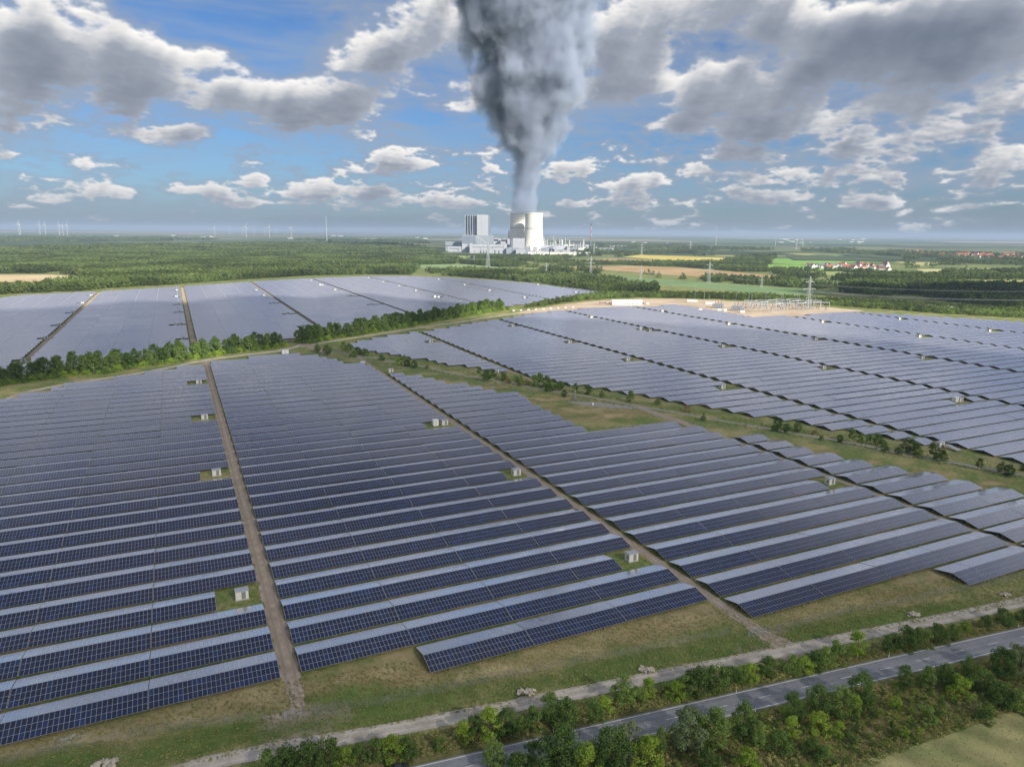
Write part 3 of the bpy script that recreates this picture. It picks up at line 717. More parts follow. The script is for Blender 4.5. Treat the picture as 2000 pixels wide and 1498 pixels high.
def frame_mesh(n):
    if n in frame_cache: return frame_cache[n]
    b = MB(); L = n * MP
    for side in (0, 1):
        for s in (.35, 1.65, 2.3, 3.65, 4.3, 5.6):                      # purlins
            v, z = slope_pt(side, s, -.05); b.box(0, L, v - .04, v + .04, z - .05, z + .02)
        x = .5
        while x < L:
            for s in (.8, 5.1):
                v, z = slope_pt(side, s, -.08); b.box(x - .05, x + .05, v - .05, v + .05, 0, z)
            (va, za), (vb, zb) = slope_pt(side, .2, -.12), slope_pt(side, 5.7, -.12)
            b.tube((x, va, za), (x, vb, zb), .05, n=4)
            x += max(2.9, (L - 1) / max(1, round((L - 1) / 3.9)))
        for xe in (-.03, L + .03):                                         # pale end clamps in dashes
            for s in (.3, 1.3, 2.3, 3.3, 4.3, 5.3):
                (va, za), (vb, zb) = slope_pt(side, s, .03), slope_pt(side, s + .55, .03)
                b.tube((xe, va, za), (xe, vb, zb), .022, n=4, mi=1)
    frame_cache[n] = b.mesh('support_frame', [M['rail'], M['white']]); return frame_cache[n]
def slope_mesh(side, n):
    if (side, n) in slope_cache: return slope_cache[(side, n)]
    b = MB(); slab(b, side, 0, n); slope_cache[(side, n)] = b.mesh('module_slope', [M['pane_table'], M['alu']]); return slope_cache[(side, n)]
def module_mesh():
    b = MB(); w_, l_, e = MP - .02, ML - .02, .028
    b.quad((-w_ / 2, -l_ / 2, 0), (-w_ / 2, l_ / 2, 0), (w_ / 2, l_ / 2, 0), (w_ / 2, -l_ / 2, 0), 2)
    X0, X1, Y0, Y1 = -w_ / 2, w_ / 2, -l_ / 2, l_ / 2
    o = [(X0, Y0), (X1, Y0), (X1, Y1), (X0, Y1)]; i_ = [(X0 + e, Y0 + e), (X1 - e, Y0 + e), (X1 - e, Y1 - e), (X0 + e, Y1 - e)]
    for j in range(4):
        k = (j + 1) % 4
        b.quad((*o[j], .04), (*o[k], .04), (*i_[k], .04), (*i_[j], .04), 1)
        b.quad((*o[k], .04), (*o[j], .04), (*o[j], 0), (*o[k], 0), 1)
        b.quad((*i_[j], .04), (*i_[k], .04), (*i_[k], .034), (*i_[j], .034), 1)
    b.quad(*[(*p, .034) for p in i_], 0, ((0.03, .02), (.97, .02), (.97, .98), (.03, .98)))
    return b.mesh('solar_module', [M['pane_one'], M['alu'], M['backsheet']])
MODM = module_mesh()
def mod_matrix(side, j, s):
    v, z = slope_pt(side, (s + .5) * ML, 0); ang = TILT if side == 0 else -TILT
    return Matrix.Translation((( j + .5) * MP, v, z)) @ Matrix.Rotation(ang, 4, 'X')
blkrows = {}; rr0 = random.Random(77)
for k in big: blkrows.setdefault(tables[k][0], set()).add(tables[k][1])
NAMEB = {'left': 'left near block', 'centre': 'centre near block', 'right': 'right near block', 'far right': 'rightmost near block',
         'island first': 'first block past lane', 'island second': 'second block past lane', 'island third': 'third block past lane'}
rowsof = {}
for t in tables: rowsof.setdefault((t[0], t[1]), []).append(t[2])
for kk, k in enumerate(big):
    nm, i, u0, n, vc, seg = tables[k]
    x, y = uv2w(u0, vc)
    root = link('solar_table', frame_mesh(n)); root.location = (x, y, 0); root.rotation_euler = (rr0.gauss(0, .006), rr0.gauss(0, .0015), TH)
    rows_ = sorted({t[1] for t in tables if t[0] == nm}) if nm not in blkrows or not isinstance(blkrows.get(nm), list) else blkrows[nm]
    blkrows[nm] = rows_
    lst = sorted(rowsof[(nm, i)])
    if nm == 'left': pos = len(lst) - 1 - lst.index(u0); side_t = 'from right'
    else: pos = lst.index(u0); side_t = 'from left'
    tag(root, '%s solar table %s, row %s from front, %s' % (ordn(pos), side_t, ordn(rows_.index(i)).replace(' ', '-'), NAMEB.get(nm, nm + ' block')), 'solar table', 'solar tables in rows on the meadow')
    if k in nearset:
        for side in (0, 1):
            for j in range(n):
                for s in range(3):
                    c = link('solar_module', MODM, root); c.matrix_local = mod_matrix(side, j, s)
    else:
        link('front_slope', slope_mesh(0, n), root); link('back_slope', slope_mesh(1, n), root)
# the rest, one object
b = MB(); rr = random.Random(8)
for k, (nm, i, u0, n, vc, seg) in enumerate(tables):
    if k in bigset: continue
    n0 = len(b.v); uo = (rr.randrange(4000), rr.randrange(4000))
    far = nm.startswith('north') and vc > 900
    for side in (0, 1): slab(b, side, 0, n, uvo=(uo[0], uo[1] + 3 * side))
    L = n * MP
    for xe in (-.03, L + .03):
        for side in (0, 1):
            for s in ((.3, 1.5) , (2.2, 3.4), (4.1, 5.3)):
                (va, za), (vb, zb) = slope_pt(side, s[0], .05), slope_pt(side, s[1], .05)
                e3 = .06 if far or nm.startswith('north') else .025; b.quad((xe - e3, va, za), (xe + e3, va, za), (xe + e3, vb, zb), (xe - e3, vb, zb), 2)
    if not far:
        for xe in (.6, L - .6):
            for s in (.8, 5.2):
                for side in (0, 1):
                    v, z = slope_pt(side, s, -.02); b.box(xe - .06, xe + .06, v - .06, v + .06, 0, z, 3)
    tx, ty = rr.gauss(0, .006), rr.gauss(0, .0022)
    for q in range(n0, len(b.v)):
        lx, ly, lz = b.v[q]; lz += (lx - L / 2) * ty + ly * tx if lz > .5 else 0; X_, Y_ = uv2w(u0 + lx, vc + ly); b.v[q] = (X_, Y_, lz)
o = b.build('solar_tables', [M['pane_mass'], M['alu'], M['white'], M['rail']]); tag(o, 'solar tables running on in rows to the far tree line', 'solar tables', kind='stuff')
print('mass verts', len(b.v))

# ------------------------------------------------------------------ inverter cabins and transformer kiosks
def cabin_meshes():
    body = MB(); body.box(-1.75, 1.75, -1.25, 1.25, .25, 2.75)
    plinth = MB(); plinth.box(-1.9, 1.9, -1.4, 1.4, 0, .25)
    roof = MB(); 
    roof.box(-1.9, 1.9, -1.4, 1.4, 2.75, 2.87); roof.poly([(-1.9, -1.4, 2.873), (1.9, -1.4, 2.873), (1.9, 0, 3.02), (-1.9, 0, 3.02)]); roof.poly([(1.9, 1.4, 2.873), (-1.9, 1.4, 2.873), (-1.9, 0, 3.02), (1.9, 0, 3.02)])
    roof.poly([(-1.9, 1.4, 2.873), (-1.9, -1.4, 2.873), (-1.9, 0, 3.02)]); roof.poly([(1.9, -1.4, 2.873), (1.9, 1.4, 2.873), (1.9, 0, 3.02)])
    door = MB(); door.box(-.15, 1.0, -1.29, -1.253, .35, 2.55)
    louvre = MB()
    for k in range(9): louvre.box(-.08, .93, -1.31, -1.292, .5 + k * .22, .58 + k * .22)
    vent = MB(); vent.box(-1.79, -1.753, -.8, .2, .9, 2.1)
    return body, plinth, roof, door, vent, louvre
bo, pl_, ro, do, ve, lv = cabin_meshes()
cab0 = empty('transformer_kiosk', (0, 0, -50))
bo.build('body', M['cream'], cab0); pl_.build('plinth', M['concrete'], cab0); ro.build('roof', M['greyroof'], cab0); dr = do.build('door', M['louvre'], cab0); lv.build('louvre', M['rail'], dr); ve.build('vent', M['louvre'], cab0)
tr0 = empty('inverter_container', (0, 0, -50))
t_ = MB(); t_.box(-1.5, 1.5, -1.3, 1.3, .3, 3.5); t_.build('body', M['white'], tr0)
t_ = MB(); t_.box(-1.55, 1.55, -1.35, 1.35, 3.5, 3.62); t_.build('roof', M['white'], tr0)
t_ = MB(); t_.box(-1.3, 1.3, -1.1, 1.1, 0, .3); t_.build('plinth', M['concrete'], tr0)
t_ = MB(); t_.box(-.6, .6, -1.34, -1.303, .5, 3.2); t_.build('door', M['cream'], tr0)
used = {}
def place(src, loc, rz, label, cat, group=None, scale=1.0):
    if not used.get(src.name):
        used[src.name] = True; o = src; o.location = loc; o.rotation_euler = (0, 0, rz); o.scale = (scale,) * 3
    else: o = inst(src, loc, rz, scale)
    tag(o, label, cat, group); return o
CABL = {0: 'white kiosk beside left track at the top of left-hand block', 1: 'white kiosk in second clearing from top beside left track', 2: 'white kiosk in third clearing from top beside left track', 3: 'white kiosk with grey roof in the lowest clearing beside left track',
 4: 'tall white container in a clearing beside a smaller kiosk', 5: 'white kiosk beside the tall container by the middle track', 6: 'white kiosk in middle clearing beside the second track', 7: 'white kiosk with grey roof in the lowest clearing by second track', 8: 'white kiosk in clearing by the rightmost near track'}
for j, (u, v, tall, c, i) in enumerate(cabs):
    x, y = uv2w(u, v)
    lb = CABL.get(j)
    if lb is None:
        zone = 'far left array' if (c[1] < 712 and (v > 690)) else 'right-hand array'
        lb = 'white kiosk in a %s clearing' % zone if not tall else 'taller white container, %s' % zone
    place(tr0 if tall else cab0, (x, y, 0), TH, lb, 'kiosk' if not tall else 'container', 'white kiosks in clearings of the array', 1.0)
for (x, y, lb, tall) in ((763, 727, 'white kiosk at the top end of the second track', 0), (969, 728.5, 'white kiosk behind bushes beside the grey lane', 0), (1835, 873, 'white kiosk half hidden behind a tree by the lane', 0)):
    place(cab0, (*P(x, y), 0), TH, lb, 'kiosk', None)
o = place(tr0, (*P(557, 691.5), 0), TH + .1, 'white container standing on grass above the centre block', 'container'); o.scale = (1.9, 1, .95)
o = place(tr0, (*P(708, 711), 0), TH + .9, 'low white container beside the top end of second track', 'container'); o.scale = (1.4, 1, .55)
# ------------------------------------------------------------------ vegetation
def leaf_mat(name, a, b, c):
    def fn(t):
        oi = t.new('ShaderNodeObjectInfo'); p = wpos(t)
        geo = t.new('ShaderNodeNewGeometry')
        n = t.noise(p, .9, 2, .5)
        base = t.mix(oi.outputs['Random'], col(*a), col(*b))
        base = t.mix(t.math('MULTIPLY', t.ramp(n, .4, .7), .6), base, col(*c))
        base = t.vmath('SCALE', base, scale=t.ramp(t.noise(p, .005, 4, .65), .34, .66, .55, 1.38))
        base = t.vmath('SCALE', base, scale=t.ramp(geo.outputs['Random Per Island'], 0, 1, .65, 1.45, smooth=False))
        d = t.new('ShaderNodeBsdfDiffuse'); t.set(d.inputs[0], base)
        tl = t.new('ShaderNodeBsdfTranslucent'); t.set(tl.inputs[0], t.vmath('MULTIPLY', base, (1.3, 1.25, .6)))
        mx = t.new('ShaderNodeMixShader'); mx.inputs[0].default_value = .3
        t.l.new(d.outputs[0], mx.inputs[1]); t.l.new(tl.outputs[0], mx.inputs[2]); return mx.outputs[0]
    return material(name, fn)
LF = {
 'oak': leaf_mat('leaf_dark_green', (0.077, 0.142, 0.041), (0.127, 0.202, 0.060), (0.196, 0.264, 0.069)),
 'birch': leaf_mat('leaf_fresh_green', (0.127, 0.211, 0.060), (0.202, 0.287, 0.077), (0.276, 0.345, 0.104)),
 'lime': leaf_mat('leaf_yellow_green', (0.207, 0.333, 0.046), (0.321, 0.437, 0.069), (0.437, 0.505, 0.104)),
 'grey': leaf_mat('leaf_grey_green', (0.160, 0.218, 0.104), (0.230, 0.276, 0.138), (0.299, 0.345, 0.184)),
 'red': leaf_mat('leaf_rusty', (0.276, 0.127, 0.069), (0.345, 0.196, 0.092), (0.230, 0.184, 0.069)),
 'grass': leaf_mat('grass_blade', (0.196, 0.264, 0.069), (0.390, 0.377, 0.150), (0.551, 0.470, 0.230)),
}
LF['wood'] = leaf_mat('forest_leaf', (.065, .115, .038), (.125, .170, .055), (.16, .20, .075))
LF['wood2'] = leaf_mat('forest_leaf_light', (.13, .18, .055), (.19, .22, .085), (.10, .15, .05))
M['bark'] = plain('brown_bark', (.11, .085, .06), .9, .1, 0, .3, 2)
M['birchbark'] = plain('birch_bark', (.50, .48, .43), .85, .1, 0, .35, 3, .6)
def crown(name, seed, hgt, rad, base, ncl, nleaf, leaf, mat, shape='round', spread=.30):
    r = np.random.default_rng(seed); cl = []
    while len(cl) < ncl:
        t = r.random(); a = r.random() * 2 * math.pi
        if shape == 'round': prof = math.sin(math.pi * min(1, .12 + .86 * t)) ** .6
        elif shape == 'tall': prof = math.sin(math.pi * (.1 + .82 * t) ** .8) ** .8
        elif shape == 'cone': prof = (1 - t) ** .7 * .95 + .08
        else: prof = math.sqrt(max(0, 1 - t * t)) * .9 + .1
        q = rad * prof * math.sqrt(r.uniform(.15, 1)) * r.uniform(.8, 1.15)
        cl.append((math.cos(a) * q, math.sin(a) * q, base + t * (hgt - base) * .95))
    cl = np.array(cl); cs = rad * spread * r.uniform(.55, 1.25, ncl)
    k = r.integers(0, ncl, nleaf); off = r.normal(size=(nleaf, 3)); off /= np.linalg.norm(off, axis=1)[:, None]
    off *= (r.uniform(.35, 1, nleaf) ** .5 * cs[k])[:, None]; off[:, 2] *= .8
    c = cl[k] + off; c[:, 2] = np.maximum(c[:, 2], .1)
    nrm = off + r.normal(size=(nleaf, 3)) * cs[k][:, None] * .45; nrm[:, 2] += .25 * cs[k]; nrm /= np.linalg.norm(nrm, axis=1)[:, None]
    a = np.cross(nrm, r.normal(size=(nleaf, 3))); a /= np.linalg.norm(a, axis=1)[:, None]; b = np.cross(nrm, a)
    s = leaf * r.uniform(.6, 1.3, nleaf)[:, None]
    v = np.stack([c - a * s * .5, c + b * s * .32, c + a * s * .5, c - b * s * .32], 1).reshape(-1, 3)
    me = bpy.data.meshes.new(name); me.vertices.add(len(v)); me.vertices.foreach_set('co', v.astype(np.float32).ravel())
    me.loops.add(nleaf * 4); me.loops.foreach_set('vertex_index', np.arange(nleaf * 4, dtype=np.int32))
    me.polygons.add(nleaf); me.polygons.foreach_set('loop_start', np.arange(0, nleaf * 4, 4, dtype=np.int32))
    me.materials.append(mat); me.update(calc_edges=True); return me
def trunk(name, seed, hgt, r0, mat, limbs=5, rad=2.0):
    r = random.Random(seed); b = MB(); p = Vector((0, 0, -.1)); n = 5
    pts = [p]
    for i in range(n): p = p + Vector((r.uniform(-.12, .12), r.uniform(-.12, .12), hgt / n)); pts.append(p)
    for i in range(n): b.tube(pts[i], pts[i + 1], r0 * (1 - i / n * .8), r0 * (1 - (i + 1) / n * .8), 6)
    for i in range(limbs):
        t = r.uniform(.25, .85); k = int(t * n); q = pts[k].lerp(pts[k + 1], t * n - k); a = r.uniform(0, 6.28)
        e_ = q + Vector((math.cos(a) * rad * .7, math.sin(a) * rad * .7, hgt * .18)); b.tube(q, e_, r0 * .35 * (1 - t * .5), r0 * .08, 4)
    return b.mesh(name, [mat])
PROTO = {}
def proto(key, nm, cr, tr):
    PROTO[key] = (nm, cr, tr)
def tree(key, loc, h=None, label=None, cat='tree', group=None, rz=None, wide=1.0):
    nm, cr, tr = PROTO[key]; s = (h or 1.0) / 10.0
    root = link(nm, tr); root.location = (loc[0], loc[1], 0); root.rotation_euler = (0, 0, random.uniform(0, 6.28) if rz is None else rz); root.scale = (s * wide, s * wide, s)
    c = link('crown', cr, root); tag(root, label, cat, group); return root
# every prototype is 10 m tall and scaled to its place
for k in range(3):
    proto('oak%d' % k, 'broadleaf_tree', crown('crown', 10 + k, 10, 3.5, 1.2, 52, 6000, .36, LF['oak'], 'round', .34), trunk('trunk', k, 8, .2, M['bark'], 6))
    proto('ash%d' % k, 'broadleaf_tree', crown('crown', 20 + k, 10, 2.7, 1.0, 46, 5200, .34, LF['birch'], 'tall', .38), trunk('trunk', 5 + k, 8.5, .17, M['bark'], 5))
    proto('bush%d' % k, 'bush', crown('crown', 30 + k, 10, 6.0, .0, 44, 4200, .60, LF[('birch', 'oak', 'lime')[k]], 'dome', .30), trunk('trunk', 9 + k, 5, .25, M['bark'], 6, 4))
    proto('birch%d' % k, 'birch_tree', crown('crown', 40 + k, 10, 2.0, 2.4, 38, 2100, .46, LF['birch'], 'tall', .42), trunk('trunk', 15 + k, 9, .13, M['birchbark'], 6, 1.5))
proto('willow', 'willow_tree', crown('crown', 50, 10, 3.6, .8, 50, 6000, .34, LF['grey'], 'round', .30), trunk('trunk', 50, 8, .2, M['bark'], 6))
proto('lime', 'broadleaf_tree', crown('crown', 51, 10, 2.6, .5, 40, 4200, .36, LF['lime'], 'tall', .38), trunk('trunk', 51, 8, .15, M['bark'], 5))
proto('red', 'rusty_bush', crown('crown', 52, 10, 4.5, .3, 30, 1500, .5, LF['red'], 'dome', .30), trunk('trunk', 52, 6, .15, M['bark'], 5))
proto('bare', 'bare_shrub', crown('crown', 53, 10, 4.2, .3, 30, 500, .4, LF['grey'], 'dome', .34), trunk('trunk', 53, 9, .12, M['bark'], 26, 4.5))
proto('conifer', 'small_conifer', crown('crown', 54, 10, 3.2, .2, 34, 2200, .36, LF['oak'], 'cone', .26), trunk('trunk', 54, 9, .15, M['bark'], 3))

def hpx(x, ybase, px):
    g_ = np.array([*P(x, ybase), -H]); return px * float(g_ @ fw) / FPX * 1.05 * float(np.linalg.norm(g_)) / float(np.hypot(g_[0], g_[1]))
# trees south of the road
R1 = [ # x, base y, height px, kind, wide, description
 (965, 1500, 60, 'ash0', 1.0, 'slim dark green tree nearest the bottom edge beside the road'),
 (1012, 1520, 46, 'bush1', 1.0, 'low dark bush at the bottom edge below the road'),
 (1040, 1492, 40, 'oak1', .9, 'small round tree leftmost on the near roadside'),
 (1095, 1520, 95, 'oak0', 1.05, 'large round tree with mottled crown overlapping the road edge'),
 (1140, 1530, 75, 'lime', 1.1, 'yellowish tree right of the large mottled one'),
 (1190, 1510, 85, 'oak2', 1.0, 'broad dark green roadside tree in the lower middle'),
 (1226, 1480, 72, 'willow', .85, 'tall tree with brownish mottled crown behind the broad dark one'),
 (1262, 1500, 60, 'bush2', .8, 'bright rounded bush between two roadside trees'),
 (1288, 1470, 55, 'ash2', .7, 'narrow upright tree standing at the road edge'),
 (1342, 1470, 88, 'willow', 1.0, 'pale grey green willow-like tree beside the road'),
 (1368, 1455, 62, 'lime', .8, 'yellow green tree tight against the pale willow-like one'),
 (1398, 1462, 78, 'ash1', 1.0, 'tall fresh green tree right of the pale one'),
 (1450, 1440, 70, 'oak1', .85, 'round dark green tree covering the road edge line'),
 (1480, 1460, 50, 'ash0', .9, 'small slim tree under the round dark one'),
 (1547, 1412, 62, 'oak2', .85, 'round crowned tree left of two alike ones by the road'),
 (1597, 1400, 66, 'oak0', .85, 'round crowned tree in the middle of the roadside three'),
 (1640, 1402, 70, 'ash2', .95, 'tall tree before the longest open stretch of road edge'),
 (1678, 1376, 68, 'oak1', .9, 'dense dark crowned tree by the road before the open gap'),
 (1668, 1400, 40, 'lime', .9, 'small lime green tree below the dense dark one'),
 (1765, 1345, 50, 'oak2', .8, 'compact dark tree standing alone right at the road edge'),
 (1810, 1346, 48, 'ash1', 1.1, 'tree right of the lone compact one at the road edge'),
 (1845, 1342, 50, 'oak0', .9, 'round tree in a clump on the right part of the roadside'),
 (1887, 1322, 48, 'ash0', .8, 'slender tree rising above the clump toward the right'),
 (1872, 1360, 40, 'bush2', .9, 'bright bush under the right roadside clump'),
 (1915, 1345, 42, 'bush0', 1.0, 'wide fresh green bush right of the slender tree'),
 (1955, 1322, 62, 'oak1', 1.0, 'big dark tree near the right edge by the road'),
 (1990, 1318, 66, 'willow', 1.0, 'pale green tree at the right edge by the road'),
 (1520, 1470, 38, 'bush1', .9, 'dark bush low in the scrub under the roadside trees'),
 (1700, 1400, 34, 'conifer', .9, 'small bluish cone-shaped tree in the scrub'),
 (1832, 1402, 46, 'conifer', 1.1, 'cone-shaped young tree standing free in the middle scrub'),
 (1805, 1412, 32, 'bush0', 1.0, 'rounded bush beside the free standing young tree'),
 (1750, 1385, 22, 'bush2', .9, 'little bright green bush alone in the scrub'),
 (1740, 1438, 30, 'conifer', 1.0, 'small dark tree at the lower side of the scrub'),
 (1765, 1440, 18, 'bush2', 1.1, 'low lime bush beside the small dark tree'),
 (1585, 1475, 30, 'bush1', .9, 'dark bush low in the scrub near stubble field corner'),
 (1670, 1430, 34, 'conifer', .9, 'dark pointed tree left in the lower scrub'),
 (1637, 1440, 30, 'lime', 1.1, 'upright pale tree left in the lower scrub'),
 (1665, 1455, 14, 'bush1', 1.0, 'tiny dark bush just above the stubble field'),
 (1610, 1490, 26, 'bush0', 1.0, 'rounded green bush close to the stubble field edge'),
 (1460, 1500, 34, 'bush2', .9, 'bright bush at the bottom, below the trees'),
 (1380, 1510, 46, 'bush1', .9, 'wide dark bush at the bottom edge'),
 (1950, 1372, 36, 'bush1', 1.1, 'dark bush in the right scrub above stubble field'),
 (1985, 1385, 34, 'bush0', 1.1, 'rounded bush at right edge above the stubble field'),
 (1900, 1390, 26, 'bare', 1.2, 'grey thin shrub in the right scrub'),
 (1925, 1408, 26, 'bush1', 1.1, 'low dark bush at the scrub edge by the stubble'),
 (1545, 1440, 44, 'lime', 1.0, 'yellow green tree in second line behind roadside trees'),
 (1600, 1430, 36, 'bush2', .9, 'bright leafy bush in second line behind roadside trees'),
]
for (x, y, h, k, wd, lb) in R1:
    tree(k, P(x, y), hpx(x, y, h) * (.84 if h > 40 else .95), lb, 'bush' if 'bush' in k or k == 'bare' else 'tree', wide=wd * (1.0 if 'bush' in k else 1.15))
# hedge between lane and road
R2 = [(520, 1512, 36, 'bush0'), (560, 1505, 38, 'bush1'), (600, 1500, 40, 'bush1'), (640, 1492, 40, 'bush1'), (672, 1490, 26, 'bush2'), (700, 1484, 24, 'bush0'), (735, 1482, 30, 'bush0'), (765, 1478, 34, 'bush2'), (795, 1474, 26, 'bush1'),
 (860, 1462, 20, 'bush0'), (905, 1450, 36, 'lime'), (925, 1440, 34, 'oak0'), (957, 1442, 52, 'lime'), (987, 1436, 44, 'oak1'), (1015, 1424, 20, 'bush0'), (1045, 1418, 30, 'bush0'), (1075, 1405, 42, 'oak2'), (1103, 1412, 38, 'bush1'), (1160, 1400, 26, 'bush1'), (1180, 1385, 22, 'bush2'),
 (1218, 1375, 48, 'ash0'), (1240, 1372, 24, 'bush0'), (1267, 1362, 34, 'lime'), (1300, 1358, 22, 'bush0'), (1318, 1362, 26, 'bush2'), (1338, 1352, 30, 'bush0'), (1365, 1350, 40, 'bush1'), (1398, 1342, 38, 'bush0'), (1425, 1334, 28, 'bush1'), (1445, 1330, 24, 'bush0'), (1462, 1326, 26, 'bush2'), (1498, 1320, 34, 'oak2'),
 (1545, 1312, 28, 'bush0'), (1572, 1310, 24, 'bush2'), (1592, 1304, 28, 'bush1'), (1610, 1296, 28, 'bush0'), (1635, 1290, 32, 'bush0'), (1674, 1278, 42, 'lime'), (1702, 1274, 28, 'bare'), (1732, 1272, 22, 'oak0'), (1742, 1262, 22, 'bush0'),
 (1768, 1262, 34, 'bush1'), (1800, 1260, 30, 'bush0'), (1830, 1250, 28, 'bush1'), (1858, 1244, 22, 'bush0'), (1885, 1232, 16, 'bush2'), (1925, 1225, 22, 'oak0'), (1958, 1217, 26, 'bush1'), (1995, 1212, 20, 'bush1')]
DSC = {'bush0': 'fresh green bush', 'bush1': 'dark green bush', 'bush2': 'lime green bush', 'lime': 'yellow green small tree', 'oak0': 'dark small tree', 'oak1': 'round dark small tree', 'oak2': 'small tree with mid green crown', 'ash0': 'upright small tree', 'bare': 'grey leafless shrub', 'ash1': 'slim fresh green tree', 'ash2': 'slim light green tree', 'red': 'rusty brown bush', 'willow': 'grey green tree', 'conifer': 'pointed dark tree', 'birch0': 'dark birch', 'birch1': 'light birch', 'birch2': 'light birch'}
for i, (x, y, h, k) in enumerate(R2):
    tree(k, P(x, y), hpx(x, y, h), '%s, %s from left in the roadside hedge' % (DSC[k], ordn(i)), 'bush' if 'bush' in k or k == 'bare' else 'tree', 'bushes between the gravel lane and the road', wide=1.05 if 'bush' in k else 1.3)
R3 = [(640, 694, 20, 'oak0'), (620, 688, 16, 'ash0'), (672, 690, 22, 'birch1'), (683, 689, 18, 'birch2'), (691, 697, 12, 'bush0'), (699, 692, 13, 'bush1'), (713, 695, 13, 'bush0'), (745, 704, 10, 'bush1'), (778, 713, 12, 'bush2'), (789, 714, 20, 'birch0'), (796, 715, 12, 'bush1'), (809, 719, 15, 'oak1'), (834, 721, 8, 'bush0'),
 (936, 733, 17, 'birch2'), (951, 744, 20, 'oak0'), (965, 736, 13, 'oak1'), (984, 743, 15, 'oak2'), (991, 748, 12, 'red'), (1008, 752, 18, 'birch1'), (1016, 753, 20, 'ash0'), (1028, 752, 12, 'red'), (1044, 755, 22, 'ash1'), (1054, 752, 24, 'birch0'), (1067, 757, 22, 'oak1'), (1072, 764, 13, 'bush1'), (1083, 763, 14, 'ash2'), (1094, 762, 17, 'oak0'), (1102, 775, 13, 'oak1'), (1124, 766, 17, 'birch1'), (1148, 770, 16, 'oak2'), (1175, 776, 13, 'ash0'), (1232, 785, 21, 'ash1'), (1284, 791, 11, 'oak0'), (1339, 804, 14, 'red'), (1374, 822, 13, 'ash0'),
 (1519, 836, 20, 'oak1'), (1512, 842, 12, 'bush1'), (1536, 846, 18, 'oak0'), (1557, 844, 18, 'oak2'), (1592, 849, 12, 'red'), (1604, 860, 9, 'bush0'), (1640, 864, 14, 'oak1'), (1663, 863, 25, 'birch0'), (1679, 872, 24, 'birch1'), (1696, 865, 18, 'birch2'), (1714, 870, 20, 'oak0'), (1727, 882, 20, 'ash2'), (1754, 888, 14, 'oak1'), (1772, 885, 30, 'willow'), (1790, 890, 24, 'ash1'), (1795, 893, 12, 'bush2'), (1822, 894, 30, 'birch2'), (1837, 899, 20, 'bush1'), (1912, 918, 22, 'birch1'), (1953, 922, 20, 'ash0'), (1969, 930, 22, 'oak2'), (1998, 920, 13, 'oak1')]
for i, (x, y, h, k) in enumerate(R3):
    tree(k, P(x, y), hpx(x, y, h), '%s, %s from left along the middle lane' % (DSC[k], ordn(i)), 'bush' if 'bush' in k or k == 'red' else 'tree', 'trees along the middle lane', wide=1.0 if 'bush' in k else 1.35)
# birch belt between the near and the far arrays
def pline(pts, step):
    w_ = [Vector(P(*p)) for p in pts]; out = []
    for a, b in zip(w_, w_[1:]):
        n = max(1, int((b - a).length / step))
        for k in range(n): out.append((a.lerp(b, k / n), (b - a).normalized()))
    return out
rr = random.Random(21); cnt = 0
belt = [(-40, 758), (60, 744), (130, 733), (200, 729), (260, 717), (330, 709), (400, 697), (470, 687), (530, 680), (556, 676)], [(592, 671), (640, 662), (700, 654), (760, 644), (820, 633), (880, 622), (940, 612), (990, 604)]
for q, line in enumerate(belt):
    pp = pline(line, 3.9)
    for (p, d_) in pp:
        for row in range(2):
            if rr.random() < .16: continue
            n_ = Vector((-d_.y, d_.x)); pt = p + n_ * (row * 6 + rr.uniform(-2.4, 2.4) + 2) + d_ * rr.uniform(-2, 2); cnt += 1
            h = rr.uniform(10, 16.5) * (1.0 if row else .9)
            k = rr.choice(('birch0', 'birch1', 'birch2', 'birch0', 'ash1', 'oak1'))
            tree(k, pt, h, wide=1.12, label='slender belt tree %s of lane junction' % ('left' if q == 0 else 'right'), group='belt trees left of junction' if q == 0 else 'belt trees right of junction')
print('belt trees', cnt)

